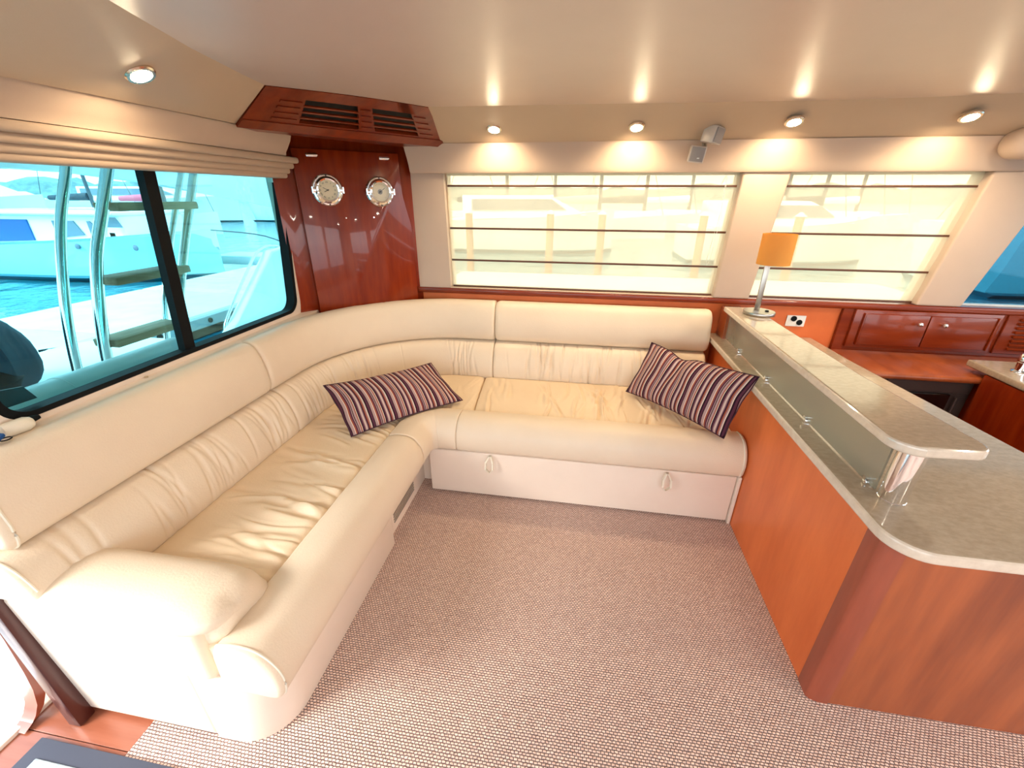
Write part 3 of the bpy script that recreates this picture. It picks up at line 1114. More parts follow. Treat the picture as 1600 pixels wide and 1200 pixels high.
s_a = 1.69 - Y0                                     # seam left run / corner
s_b = LB1 + AB + (-.545 - C1[0])                    # seam corner / back run
s_e = LB1 + AB + (.838 - C1[0])                     # right end
smallw = lambda seed, n_: gathers([(i, .25, 8) for i in np.linspace(.2, 3.2, n_)], .0025, .02, seed, .7, .9)
o, pr = sweep('upper_back_cushion', PB, UP, .02, s_a, M['leather'], sofa, .028)
pipe_loop(PB, UP, .045, o, .004, -.0)
sweep('upper_back_cushion', PB, UP, s_a + .002, s_b, M['leather'], sofa, .022, disp=grooves([s_a + .52, s_a + .95], .002, .004), step=.012)
sweep('upper_back_cushion', PB, UP, s_b + .002, s_e, M['leather'], sofa, .03)
o, pr = sweep('lower_back_cushion', PB, LO, -.018, s_a + .02, M['leather'], sofa, .02, mod=lift, step=.0045,
              disp=add_f(grooves([.43, .62], .004, .005), gathers([(.40, .03, 5), (.62, .03, 5), (.75, .14, 16), (.98, .06, 14), (.15, .1, 3)], .0085, .008, 3, .5, .64)))
pipe_loop(PB, LO, -.004, o, .0035, sel=lambda v: v[1] > .58 and v[0] < .8)
sweep('lower_back_cushion', PB, LO, s_a + .022, s_b, M['leather'], sofa, .02, step=.0045,
      disp=add_f(grooves([s_a + .38, s_a + .62, s_a + .80, s_a + 1.0], .003, .004), gathers([(s_a + .2, .07, 14), (s_a + .45, .1, 12), (s_a + .68, .06, 10), (s_b - .22, .06, 18)], .0085, .007, 5, .5, .64)))
sweep('lower_back_cushion', PB, LO, s_b + .002, s_e - .01, M['leather'], sofa, .02, step=.0045,
      disp=add_f(grooves([s_b + .25, s_b + .6, s_b + .95], .0025, .004), gathers([(s_b + .32, .07, 18), (s_b + .5, .08, 10), (s_b + .72, .06, 14), (s_b + 1.0, .15, 12)], .010, .006, 8, .48, .66)))

# front bolster
BO = [(.22, .455), (.195, .480), (.14, .487), (.085, .472), (.045, .425), (.032, .37), (.042, .315), (.07, .302), (.14, .302), (.22, .305)]
f_e = LF1 + AF + (.884 - C2[0])
fa, fb_ = LF1 - .12, LF1 + AF + .09
bolw = gathers([(i, .1, 3) for i in np.linspace(.1, 1.1, 6)], .0012, .03, 21, .38, .48)
o, pr = sweep('front_bolster', PF, BO, -.015, fa, M['leather'], sofa, .02, step=.02, disp=bolw)
pipe_loop(PF, BO, .005, o, .0035, 0, sel=lambda v: v[0] < .21 or v[1] > .40)
sweep('front_bolster', PF, BO, fa + .0005, fb_, M['leather'], sofa, .006, step=.012, disp=grooves([LF1 + AF * .75], .002, .008))
o, pr = sweep('front_bolster', PF, BO, fb_ + .0005, f_e, M['leather'], sofa, .012, step=.02)
pipe_loop(PF, BO, f_e - .014, o, .004, 0, sel=lambda v: v[0] < .21)

# seat cushions: ruled between bolster seam and back seam, with creases
def seat(name, t0, t1, nt, seed, wr):
    nv = 44
    rng = np.random.RandomState(seed)
    # t: 0..1 left straight, 1..2 arc, 2..3 back straight
    def base(t, v):
        def ev(C, r, t):
            th = np.clip(t - 1, 0, 1) * PI / 2
            yy = np.where(t < 1, Y0 + .03 + t * (C[1] - Y0 - .03), 0)
            xx = np.where(t > 2, C[0] + (t - 2) * (.87 - C[0]), 0)
            x = np.where(t < 1, C[0] - r, np.where(t <= 2, C[0] - r * np.cos(th), xx))
            y = np.where(t < 1, yy, np.where(t <= 2, C[1] + r * np.sin(th), C[1] + r))
            return x, y
        xa, ya = ev(C2, .215, t)
        xb, yb = ev(C1, .69, t)
        return xa + (xb - xa) * v, ya + (yb - ya) * v
    T, Vv = np.meshgrid(np.linspace(t0, t1, nt), np.linspace(0, 1, nv), indexing='ij')
    X, Y = base(T, Vv)
    edge = np.minimum(np.minimum(Vv, 1 - Vv) / .10, 1)
    le = np.minimum((T - t0), (t1 - T)) / .03
    edge2 = np.clip(le, 0, 1)
    Z = .425 + .035 * np.sqrt(np.clip(1 - (1 - edge) ** 2, 0, 1)) * (.6 + .4 * np.sqrt(np.clip(1 - (1 - edge2) ** 2, 0, 1)))
    Z = Z + .006 * np.sin(PI * Vv)
    for (tc_, tw, cnt, vc, vs_, amp, w) in wr:
        for _ in range(cnt):
            a = tc_ + rng.uniform(-tw, tw)
            v0 = np.clip(vc + rng.uniform(-vs_, vs_), .05, .95)
            hl_ = rng.uniform(.10, .28)
            k1 = rng.uniform(-.12, .12)
            k2 = rng.uniform(-.25, .25)
            ww = w * rng.uniform(.6, 1.5)
            am = amp * rng.uniform(.35, 1)
            d = T - a - k1 * (Vv - v0) - k2 * (Vv - v0) ** 2
            win = np.exp(-((Vv - v0) / hl_) ** 4)
            Z = Z + 1.5 * am * (np.exp(-(d / ww) ** 2) - 1.1 * np.exp(-((d - 1.3 * ww) / (.6 * ww)) ** 2)) * win
    V = np.stack([X, Y, Z], -1).reshape(-1, 3).tolist()
    F_ = [(i * nv + j, i * nv + j + 1, (i + 1) * nv + j + 1, (i + 1) * nv + j) for i in range(nt - 1) for j in range(nv - 1)]
    # underside skirt
    nb = len(V)
    bd = [i * nv for i in range(nt)] + [(nt - 1) * nv + j for j in range(1, nv)] + [i * nv + nv - 1 for i in range(nt - 2, -1, -1)] + [j for j in range(nv - 2, 0, -1)]
    for b_ in bd:
        V.append((V[b_][0], V[b_][1], .36))
    k = len(bd)
    for i in range(k):
        F_.append((bd[i], bd[(i + 1) % k], nb + (i + 1) % k, nb + i))
    F_.append(tuple(nb + i for i in range(k)))
    return np_mesh(name, V, F_, M['leather_seat'], sofa, smooth=60)


seat('seat_cushion', -.02, 1.42, 420, 4, [(.35, .35, 22, .25, .25, .0065, .016), (.6, .45, 26, .3, .3, .005, .012), (.12, .12, 10, .2, .15, .006, .015), (1.0, .2, 12, .3, .3, .005, .012), (.8, .5, 10, .7, .2, .003, .02), (1.35, .06, 8, .12, .1, .006, .012)])
seat('seat_cushion', 1.43, 2.09, 120, 9, [(1.6, .1, 8, .3, .2, .004, .012), (1.95, .1, 8, .3, .3, .003, .008), (2.05, .03, 3, .5, .3, .003, .008)])
seat('seat_cushion', 2.095, 2.98, 420, 12, [(2.25, .12, 10, .4, .4, .0045, .009), (2.45, .12, 16, .35, .35, .0055, .008), (2.62, .1, 22, .4, .4, .006, .007), (2.8, .12, 14, .35, .3, .006, .008)])

# arm at the near end: roll plus drop and side panel
def straightX(y_dir=1):
    def f(s, r):
        return -1.575 + np.asarray(s, float), np.asarray(r, float)
    return f
AR = [(.600, .520), (.578, .528), (.572, .548), (.586, .573), (.635, .592), (.70, .595), (.76, .582), (.80, .55), (.82, .51), (.82, .44), (.62, .44)]
sweep('arm_roll', straightX(), AR, 0, .685, M['leather'], sofa, .10, .75, step=.03, disp=gathers([(.62, .04, 6)], .004, .012, 31, .52, .62))
ap = MB()
ap.span((-1.06, .584, .325), (-.945, .70, .54), .026, 5)
ap.build('arm_front', M['leather'], sofa)
sp_ = MB()
sp_.span((-1.61, .592, .02), (-1.045, .64, .540), .014, 3)
sp_.build('side_panel', M['vinyl'], sofa)

# base
arc = [(-.975 + .15 * math.cos(math.radians(a)), .745 + .15 * math.sin(math.radians(a))) for a in range(-90, 1, 10)]
bs = MB()
bs.prism([(-1.045, .595)] + arc + [(-.825, 1.46), (-.835, 1.48), (-1.05, 1.48)], .0, .325, .004, 2)
bs.build('base_front', M['vinyl'], sofa)
bs = MB()
bs.span((-1.6, 1.47, 0), (-.862, 2.2, .31))
bs.span((-1.6, .64, 0), (-1.04, 1.5, .42))
bs.span((-1.0, 2.0, 0), (.885, 2.78, .42))
bs.span((-1.4, 2.0, 0), (-1.0, 2.4, .42))
bs.span((-1.6, .66, .3), (-.93, 2.1, .40))
bs.build('plinth', M['vinyl'], sofa)
vg = MB()
vg.span((-.862, 1.52, .05), (-.855, 1.83, .16), .002, 1)
g = vg.build('vent_grille', M['vinyl'], sofa)
for i in range(6):
    MB().span((-.855, 1.54, .062 + .016 * i), (-.851, 1.81, .070 + .016 * i), .001, 1).build('grille_bar', M['steel'], g)
dw = MB()
dw.span((-.778, 1.893, .012), (.866, 2.01, .297), .008, 3)
dw_ = dw.build('drawer_front', M['vinyl'], sofa)
for x in (-.42, .52):
    tb = MB()
    for sgn in (-1, 1):
        pts = [(x + sgn * .008, 1.889, .292), (x + sgn * .024, 1.866, .265), (x + sgn * .024, 1.858, .225), (x + sgn * .009, 1.868, .198)]
        wv = .010
        for i in range(3):
            a, c = Vector(pts[i]), Vector(pts[i + 1])
            o_ = Vector((0, -.016, 0))
            tb.slab([a, c, c + o_, a + o_], (-.009 * sgn, 0, 0))
    tb.build('pull_tab', M['piping'], dw_)
MB().span((.870, 1.885, .0), (.886, 2.01, .30), .004, 2).build('end_trim', M['vinyl'], sofa)
MB().cyl((-.825, 1.05, .235), (-.818, 1.05, .235), .012, n=16).build('latch', M['steel'], sofa)

# ------------------------------------------------------------ striped cushions
def pillow(label, bl, br_, tl, tr, thick, crease=None, uoff=0.0, sag=0.0):
    bl, br_, tl, tr = map(Vector, (bl, br_, tl, tr))
    nu, nv = 48, 24
    nn = (br_ - bl).cross(tl - bl).normalized()
    V, UV = [], []
    rng = random.Random(int(uoff * 100) + 3)
    for side in (1, -1):
        for i in range(nu + 1):
            for j in range(nv + 1):
                u, v = i / nu, j / nv
                pin = .035
                # edges curve inwards between the pointed corners
                uu_ = u + pin * (1 - 2 * u) * (4 * v * (1 - v)) * .55
                vv_ = v + .06 * (1 - 2 * v) * (4 * u * (1 - u)) * .8
                q = (bl * (1 - uu_) + br_ * uu_) * (1 - vv_) + (tl * (1 - uu_) + tr * uu_) * vv_
                h = thick * (max(0, 4 * u * (1 - u)) ** .55) * (max(0, 4 * v * (1 - v)) ** .6) / 2
                h *= 1 + .06 * math.sin(9 * u + 3 * v) + .04 * math.sin(23 * u + 11 * v)
                if crease is not None:
                    d = (u - crease - .10 * (v - .5)) / .055
                    h *= 1 - .45 * math.exp(-d * d) * (.3 + .7 * v)
                    q = q - nn * .0 + Vector((0, 0, -1)) * .028 * math.exp(-((u - crease) / .10) ** 2) * v
                wav = .0015 * math.sin(17 * v + 7 * u) * (1 if u < .08 or u > .92 else 0)
                V.append(q + nn * h * side + (br_ - bl).normalized() * wav)
                UV.append((u + uoff + .006 * math.sin(7 * v + 3 * u) + (.012 * math.exp(-((u - crease) / .08) ** 2) * math.sin(5 * v) if crease else 0), v))
    F_ = []
    k = (nu + 1) * (nv + 1)
    for sd in (0, 1):
        for i in range(nu):
            for j in range(nv):
                a = sd * k + i * (nv + 1) + j
                F_.append((a, a + 1, a + nv + 2, a + nv + 1))
    me_o = np_mesh('cushion', V, F_, M['stripe'], None, smooth=60, uv=UV)
    bm = bmesh.new()
    bm.from_mesh(me_o.data)
    bmesh.ops.remove_doubles(bm, verts=bm.verts, dist=.0006)
    bmesh.ops.recalc_face_normals(bm, faces=bm.faces)
    bm.to_mesh(me_o.data)
    bm.free()
    tag(me_o, label, 'cushion', 'striped cushions on the sofa')
    # seam cord round the edge
    pts = []
    for i in range(nu + 1):
        pts.append(V[i * (nv + 1)])
    for j in range(1, nv + 1):
        pts.append(V[nu * (nv + 1) + j])
    for i in range(nu - 1, -1, -1):
        pts.append(V[i * (nv + 1) + nv])
    for j in range(nv - 1, 0, -1):
        pts.append(V[j])
    MB().tube(pts, .0028, 5, closed=True).build('seam', M['stripe_dark'], me_o)
    return me_o


M['stripe_dark'] = mat('plum_seam', (.06, .02, .035), .9)
pillow('striped oblong cushion lying in the sofa corner, left of the two', (-1.085, 1.655, .485), (-.640, 2.150, .485), (-1.335, 1.870, .655), (-.870, 2.290, .655), .13, None, .0)
pillow('creased striped oblong cushion leaning against the counter, right of the two', (.335, 2.43, .49), (.762, 1.915, .505), (.462, 2.515, .79), (.862, 1.94, .835), .13, .36, .37)

# ------------------------------------------------------------ bar counter
def arcp(cx, cy, r, a0, a1, n=8):
    return [(cx + r * math.cos(math.radians(a0 + (a1 - a0) * i / n)), cy + r * math.sin(math.radians(a0 + (a1 - a0) * i / n))) for i in range(n + 1)]


cb = thing('bar_cabinet', 'cherry veneered bar cabinet dividing sofa from galley', 'cabinet', (1.2, 1.8, 0))
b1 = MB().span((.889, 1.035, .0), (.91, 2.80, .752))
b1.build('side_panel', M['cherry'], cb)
b1 = MB().prism([(.95, 1.09), (.95, 1.018)] + [(.885 + .055 - .055 * math.sin(math.radians(a)), 1.04 + .0 - .022 * math.cos(math.radians(a)) ) for a in (0, 20, 40, 60, 80, 90)] + [(.885, 1.09)], 0, .752)
b1.build('corner_post', M['cherry_solid'], cb)
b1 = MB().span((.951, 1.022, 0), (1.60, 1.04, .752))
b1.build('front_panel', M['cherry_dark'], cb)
b1 = MB().span((1.44, 1.04, 0), (1.46, 2.80, .752))
b1.build('galley_side_panel', M['mahogany'], cb)
ctp = MB()
poly = [(.845, 2.79)] + arcp(.845 + .10, .925 + .10, .10, 180, 270, 10) + [(1.66, .925), (1.60, 1.3), (1.49, 2.4), (1.475, 2.79)]
ctp.prism(poly, .752, .79, .010, 3)
def edge_faces(mb):  # edge faces get the paler stone with daylight in its colour
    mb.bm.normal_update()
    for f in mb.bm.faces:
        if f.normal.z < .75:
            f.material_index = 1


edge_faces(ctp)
ct_o = ctp.build('countertop', [M['stone'], M['stone_edge_lit']], smooth=12)
tag(ct_o, 'glossy taupe stone countertop with rounded corner on the bar cabinet', 'countertop')
sh = MB()
poly = [(.872, 2.64)] + arcp(.872 + .07, 1.085 + .07, .07, 180, 265, 8) + arcp(1.060, 1.137, .045, 280, 360, 6) + [(1.103, 1.16), (1.06, 1.6), (1.045, 2.2), (1.04, 2.64)]
sh.prism(poly, .968, 1.0, .009, 3)
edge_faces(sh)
tag(sh.build('raised_shelf', [M['stone'], M['stone_edge_lit']], smooth=12), 'narrow raised stone bar shelf on chrome post above the countertop', 'shelf')
ps = thing('shelf_post', 'thick polished chrome post holding up the raised shelf', 'post', (.953, 1.14, .79))
MB().cyl((.950, 1.140, .79), (.950, 1.140, .968), .033, n=40).build('column', M['chrome'], ps)
MB().lathe([(.0345, 0), (.0345, .006), (.033, .008)], (.950, 1.140, .79), None, 40).build('base_ring', M['chrome'], ps)
gs = thing('glass_screen', 'low smoked glass screen between countertop and raised shelf', 'screen', (.925, 1.9, .79))
MB().span((.922, 1.175, .797), (.928, 2.66, .968)).build('pane', M['glass_screen'], gs)
for y in (2.40, 2.0, 1.60, 1.21):
    c = MB()
    c.box((.925, y, .797), (.024, .020, .014), .003, 2)
    c.cyl((.910, y, .812), (.940, y, .812), .0075, n=14)
    c.build('clip', M['chrome'], gs)
MB().span((.905, 2.66, .79), (1.02, 2.79, .968), .002, 1).build('end_block', M['cherry_dark'], gs)

# table lamp on the shelf
lx, ly = 1.005, 2.475
lp = thing('table_lamp', 'steel table lamp with amber drum shade on the raised shelf', 'lamp', (lx, ly, 1.0))
MB().lathe([(.078, 0), (.080, .003), (.080, .017), (.078, .020), (.001, .020)], (lx, ly, 1.0), None, 44).build('base', M['steel'], lp)
MB().box((lx - .012, ly + .01, 1.02 + .135), (.028, .010, .27), .002, 2).build('stem', M['steel'], lp)
MB().lathe([(.010, .020), (.010, .024), (.008, .026), (.001, .026)], (lx + .035, ly - .01, 1.0), None, 16).build('switch', M['black'], lp)
sd = MB()
n = 40
R1, z0, z1 = .080, 1.272, 1.425
vs = []
for (r, z) in ((R1, z0), (R1, z1), (R1 - .002, z1), (R1 - .002, z0)):
    vs += [(lx + .008 + r * math.cos(2 * PI * j / n), ly + r * math.sin(2 * PI * j / n), z) for j in range(n)]
sd.raw(vs, [(a * n + j, a * n + (j + 1) % n, ((a + 1) % 4) * n + (j + 1) % n, ((a + 1) % 4) * n + j) for a in range(4) for j in range(n)])
sh_o = sd.build('shade', M['shade'], lp)
MB().tube([(lx - .07, ly, 1.41), (lx + .086, ly, 1.41)], .002, 6).build('shade_fitter', M['steel'], sh_o)
MB().lathe([(.008, 0), (.012, .02), (.026, .055), (.026, .075), (.012, .10), (.001, .105)], (lx, ly, 1.285), None, 20).build('bulb', M['bulboff'], lp)

# ------------------------------------------------------------ galley
wp = MB().span((1.60, 2.775, .70), (3.6, 2.84, .99))
struct('trim_17', wp, M['mahogany_h'], 'dark mahogany panel behind the galley below the windows', cat='wall trim')
lc = thing('wall_locker', 'low mahogany locker with two doors under the galley window', 'cabinet', (2.05, 2.76, .75))
MB().span((1.66, 2.757, .752), (2.43, 2.776, .985), .004, 2).build('frame', M['mahogany_h'], lc)
for (a, c, kx) in ((1.715, 2.053, 2.0), (2.060, 2.395, 2.128)):
    d = MB().span((a, 2.744, .775), (c, 2.757, .965), .003, 2)
    d_ = d.build('door', M['mahogany_h'], lc)
    kb = MB()
    R3 = Matrix.Rotation(PI / 2, 3, 'X')
    kb.lathe([(.006, 0), (.005, .010), (.011, .018), (.013, .024), (.010, .030), (.001, .032)], (kx, 2.744, .918), R3, 18)
    kb.build('knob', M['chrome'], d_)
for x in (1.708, 2.402):
    MB().span((x - .004, 2.738, .772), (x + .004, 2.757, .968), .003, 2).build('beading', M['mahogany_h'], lc)
lv = thing('louvre_vent', 'mahogany louvred vent at the right edge behind the tap', 'vent', (2.8, 2.76, .75))
MB().span((2.46, 2.764, .752), (3.2, 2.776, .985), .003, 1).build('frame', M['mahogany_h'], lv)
for i in range(8):
    MB().box((2.80, 2.756, .785 + .025 * i), (.56, .012, .016), .004, 2, Matrix.Rotation(.4, 3, 'X')).build('slat', M['mahogany_h'], lv)
ol = thing('power_outlet', 'white double power outlet on wood panel behind raised shelf', 'outlet', (1.355, 2.80, .90))
MB().span((1.305, 2.793, .855), (1.415, 2.80, .925), .003, 2).build('plate', M['whiteplastic'], ol)
for x, z in ((1.345, .905), (1.382, .882)):
    MB().cyl((x, 2.794, z), (x, 2.789, z), .017, n=20).build('socket', M['black'], ol)

gc = thing('oven_cabinet', 'wooden galley cabinet with a built-in dark oven', 'cabinet', (1.8, 2.6, 0))
MB().span((1.47, 2.42, 0), (3.55, 2.775, .40)).build('lower_carcass', M['mahogany_h'], gc)
MB().span((1.47, 2.42, .40), (1.72, 2.775, .70)).build('side_carcass', M['mahogany_h'], gc)
MB().span((2.16, 2.40, .40), (3.55, 2.775, .70)).build('corner_carcass', M['mahogany'], gc)
MB().span((1.47, 2.375, .695), (3.55, 2.776, .730), .016, 4).build('wooden_top', M['cherry_dark'], gc)
ov = thing('oven', 'black glass oven set under the wooden galley top', 'oven', (1.94, 2.44, .40))
MB().span((1.722, 2.43, .402), (2.158, 2.77, .692)).build('body', M['ovenframe'], ov)
MB().span((1.73, 2.418, .62), (2.15, 2.43, .685), .003, 1).build('control_strip', M['ovenframe'], ov)
MB().span((1.75, 2.412, .41), (2.06, 2.43, .612), .003, 1).build('glass_door', M['oven'], ov)
MB().cyl((2.085, 2.405, .42), (2.085, 2.405, .60), .007, n=12).build('handle', M['ovenframe'], ov)

sc = thing('sink_cabinet', 'dark mahogany sink cabinet at the right edge of galley', 'cabinet', (2.8, 1.9, 0))
MB().span((2.13, .9, 0), (3.55, 2.37, .755)).build('carcass', M['mahogany'], sc)
stp = MB().prism([(2.095, .88), (3.55, .88), (3.55, 2.50), (2.135, 2.50)], .757, .795, .009, 3)
tag(stp.build('sink_worktop', M['stone']), 'taupe stone worktop beside the chrome tap', 'countertop')
tpp = thing('galley_tap', 'chrome mixer tap standing on the sink worktop', 'tap', (2.22, 2.33, .795))
MB().lathe([(.030, 0), (.030, .006), (.020, .012), (.018, .05), (.022, .055), (.022, .085), (.016, .095), (.001, .098)], (2.23, 2.33, .795), None, 28).build('body', M['chrome'], tpp)
MB().tube([(2.23, 2.33, .875), (2.242, 2.33, .93), (2.30, 2.32, .965), (2.36, 2.30, .965), (2.42, 2.28, .93)], .010, 12).build('spout', M['chrome'], tpp)
MB().tube([(2.23, 2.33, .885), (2.30, 2.36, .90), (2.34, 2.38, .895)], .006, 10).build('lever', M['chrome'], tpp)

# ------------------------------------------------------------ mat, bits on the ledge
mt = thing('door_mat', 'pale blue-grey door mat with slate border by the doorway', 'mat', (-1.2, .2, 0))
MB().span((-1.605, -.30, .0), (-.75, .502, .009), .003, 2).build('border', M['matborder'], mt)
MB().span((-1.555, -.25, .009), (-.80, .452, .014), .002, 1).build('pile', M['matcentre'], mt)
hd = thing('bottle', 'small cream bottle with black cap lying on window ledge', 'bottle', (-1.64, .83, .955))
MB().lathe([(.010, 0), (.020, .004), (.022, .02), (.022, .055), (.016, .068), (.010, .072)], (-1.632, .795, .967), Matrix.Rotation(-PI / 2, 3, 'X') @ Matrix.Rotation(.2, 3, 'Y'), 24).build('body', M['piping'], hd)
MB().lathe([(.011, 0), (.011, .004), (.006, .022), (.001, .023)], (-1.632, .868, .969), Matrix.Rotation(-PI / 2, 3, 'X') @ Matrix.Rotation(.2, 3, 'Y'), 18).build('cap', M['black'], hd)
bx = thing('key_tag', 'blue square key tag with a wire ring on the ledge', 'tag', (-1.62, .76, .95))
MB().box((-1.605, .752, .972), (.05, .045, .012), .003, 2, Euler((.3, .2, .3)).to_matrix()).build('plate', M['deepblue'], bx)
MB().tube([(-1.585 + .012 * math.cos(a * PI / 8), .775 + .012 * math.sin(a * PI / 8), .962) for a in range(16)], .0018, 6, closed=True).build('ring', M['black'], bx)

# ------------------------------------------------------------ outside: own cockpit
SG = MB()
SG.slab([(-1.715, .80, 1.070), (-1.715, .935, 1.044), (-1.715, .955, .995), (-1.715, .80, 1.0)], (-.004, 0, 0))
tag(SG.build('window_sticker', mat('dark_teal_sticker', (.01, .05, .07), .4)), 'dark teal sticker low in the near corner of cockpit window', 'sticker')

def rail(pts, r, label, name='grab_rail', parent=None):
    P = smooth_open(pts, 6)
    o = MB().tube(P, r, 12).build(name, M['steel_bright'], parent)
    if not parent:
        tag(o, label, 'rail')
    return o


def smooth_open(pts, n):
    P = [Vector(q) for q in pts]
    out = []
    for i in range(len(P) - 1):
        p0, p1, p2, p3 = P[max(i - 1, 0)], P[i], P[i + 1], P[min(i + 2, len(P) - 1)]
        for j in range(n):
            t = j / n
            out.append(.5 * ((2 * p1) + (-p0 + p2) * t + (2 * p0 - 5 * p1 + 4 * p2 - p3) * t * t + (-p0 + 3 * p1 - 3 * p2 + p3) * t ** 3))
    out.append(P[-1])
    return out


M['steel_bright'] = mat('polished_rail', (.78, .80, .80), .12, 1.0)
ld_ = thing('flybridge_ladder', 'stainless ladder with weathered teak treads outside the cockpit window', 'ladder', (-2.2, 1.7, .7))
rail([(-2.2, 1.72, 1.85), (-2.2, 1.673, 1.702), (-2.2, 1.578, 1.507), (-2.2, 1.504, 1.306), (-2.2, 1.442, 1.097), (-2.2, 1.399, .888), (-2.2, 1.38, .76)], .019, '', 'handrail', ld_)
rail([(-2.2, 1.92, 1.85), (-2.2, 1.849, 1.711), (-2.2, 1.755, 1.527), (-2.2, 1.658, 1.34), (-2.2, 1.584, 1.119), (-2.2, 1.531, .9), (-2.2, 1.51, .76)], .024, '', 'stile', ld_)
rail([(-2.2, 2.40, 1.85), (-2.2, 2.323, 1.711), (-2.2, 2.199, 1.48), (-2.2, 2.049, 1.187), (-2.2, 1.952, .957), (-2.2, 1.894, .767)], .022, '', 'stile', ld_)
rail([(-2.32, 2.45, 1.85), (-2.32, 2.362, 1.713), (-2.32, 2.191, 1.412), (-2.32, 2.068, 1.181), (-2.32, 1.994, 1.015), (-2.32, 1.933, .786)], .016, '', 'handrail', ld_)
for (ya, yb, z) in ((1.80, 2.25, 1.545), (1.67, 2.08, 1.222), (1.57, 1.935, .945)):
    MB().span((-2.30, ya, z - .020), (-2.16, yb, z + .018), .006, 2).build('tread', M['teak_weather'], ld_)
wr_ = thing('cockpit_locker', 'white moulded cockpit locker below the ladder', 'locker', (-2.5, 1.8, 0))
MB().span((-3.0, 1.25, -.4), (-1.98, 2.12, .74), .05, 4).build('body', M['gelcoat'], wr_)
MB().span((-2.95, 1.35, .735), (-2.35, 2.08, .80), .03, 4).build('lid', M['gelcoat'], wr_)
gr_ = thing('rolled_clear_curtain', 'rolled grey vinyl curtain along outside of the window bottom', 'roll', (-1.86, 1.1, .85))
MB().lathe([(.04, 0), (.09, .01), (.105, .04), (.105, 1.1), (.09, 1.14), (.04, 1.15)], (-1.88, 1.66, .875), Matrix.Rotation(PI / 2, 3, 'X'), 36).build('roll', M['greycover'], gr_)
for y in (.72, 1.12):
    MB().lathe([(.107, 0), (.107, .03)], (-1.88, y, .875), Matrix.Rotation(-PI / 2, 3, 'X'), 36).build('strap', M['greycover'], gr_)
nc = thing('covered_seat', 'dark navy canvas cover bulging at the left edge of cockpit window', 'cover', (-2.5, 1.2, .7))
cv = MB()
t_ = bmesh.new()
bmesh.ops.create_uvsphere(t_, u_segments=32, v_segments=20, radius=1)
for v in t_.verts:
    f_ = 1 + .05 * math.sin(5 * v.co.x + 3 * v.co.z) + .04 * math.sin(9 * v.co.y)
    v.co = Vector((v.co.x * .30 * f_ - 2.52, v.co.y * .24 * f_ + 1.17, v.co.z * .25 * f_ + .96))
cv.add(t_)
cv.build('canvas', M['navycanvas'], nc)
MB().lathe([(.12, 0), (.14, .05), (.10, .12), (.02, .14)], (-2.34, 1.14, .86), None, 20).build('dark_opening', M['black'], nc)
MB().cyl((-2.52, 1.17, .2), (-2.52, 1.17, .8), .05).build('pedestal', M['steel'], nc)

fw_ = MB()
lowpts = [(-.5, 1.76), (1.0, 1.735), (1.971, 1.722), (2.329, 1.714), (2.757, 1.674), (3.279, 1.604), (3.971, 1.499), (4.6, 1.40)]
P3 = [(-3.0, y, z) for y, z in lowpts] + [(-3.0, 4.6, 2.6), (-3.0, -.5, 2.6)]
fw_.slab(P3, (-.08, 0, 0))
fw_.span((-3.04, -.5, 1.98), (-1.76, 2.9, 2.10), .02, 2)
tag(fw_.build('flybridge_overhang', M['wing'] if 'wing' in M else M['gelcoat']), 'white flybridge overhang sweeping down across top of cockpit window', 'overhang')
cs = thing('cockpit_coaming', 'white cockpit coaming with curved stainless rail at window right', 'coaming', (-2.9, 3.3, 0))
sdp = MB()
sdp.slab([(-2.9, 2.93, .30), (-2.9, 2.95, .50), (-2.9, 3.116, .603), (-2.9, 3.704, 1.114), (-2.9, 3.946, 1.129), (-2.9, 4.2, 1.12), (-2.9, 4.2, .3)], (-.10, 0, 0))
bmesh.ops.bevel(sdp.bm, geom=sdp.bm.edges[:], offset=.02, segments=3, affect='EDGES', profile=.5)
sdp.build('moulding', M['gelcoat'], cs)
rail([(-3.0, 3.10, .40), (-3.0, 3.04, .533), (-3.0, 3.171, .698), (-3.0, 3.555, 1.055), (-3.0, 3.70, 1.13), (-3.0, 3.80, 1.145), (-3.0, 3.935, 1.130)], .012, '', 'rail', cs)
MB().span((-3.0, -1.0, -.55), (-1.75, 2.9, -.45)).build('cockpit_sole', M['gelcoat'], cs)

# ------------------------------------------------------------ harbour
WZ = -1.0
wt = MB().raw([(-600, -600, WZ), (600, -600, WZ), (600, 600, WZ), (-600, 600, WZ)], [(0, 1, 2, 3)])
o = wt.build('harbour_water', M['water'], smooth=0)
tag(o, 'rippled blue harbour water beyond the boat', 'water', kind='structure')
dk_ = thing('floating_dock', 'long pale concrete floating dock outside the cockpit window', 'dock', (-9, 6, -.55))
for i in range(7):
    y = -4 + 3.2 * i
    MB().span((-10.75, y, -.85), (-7.35, y + 3.17, -.55), .03, 2).build('deck_slab', M['concrete'], dk_)
MB().span((-7.36, -4, -.80), (-7.24, 18.4, -.60), .01, 1).build('edge_channel', M['alu'], dk_)
MB().span((-7.42, -4, -1.15), (-7.34, 18.4, -.78), .01, 1).build('dark_gap_strip', M['black'], dk_)  # dark strip added below the channel, stands for the dark water gap
for i in range(24):
    MB().cyl((-7.245, 1 + .55 * i, -.69), (-7.22, 1 + .55 * i, -.69), .05, n=12).build('hole_disc', M['black'], dk_)  # black discs standing for the dark holes in the channel
cleat = thing('dock_cleat', 'dark mooring cleat with line on the near dock edge', 'cleat', (-7.6, 4.6, -.55))
MB().cyl((-7.7, 4.55, -.50), (-7.5, 4.75, -.50), .03).cyl((-7.6, 4.65, -.55), (-7.6, 4.65, -.50), .04).build('horn', M['black'], cleat)
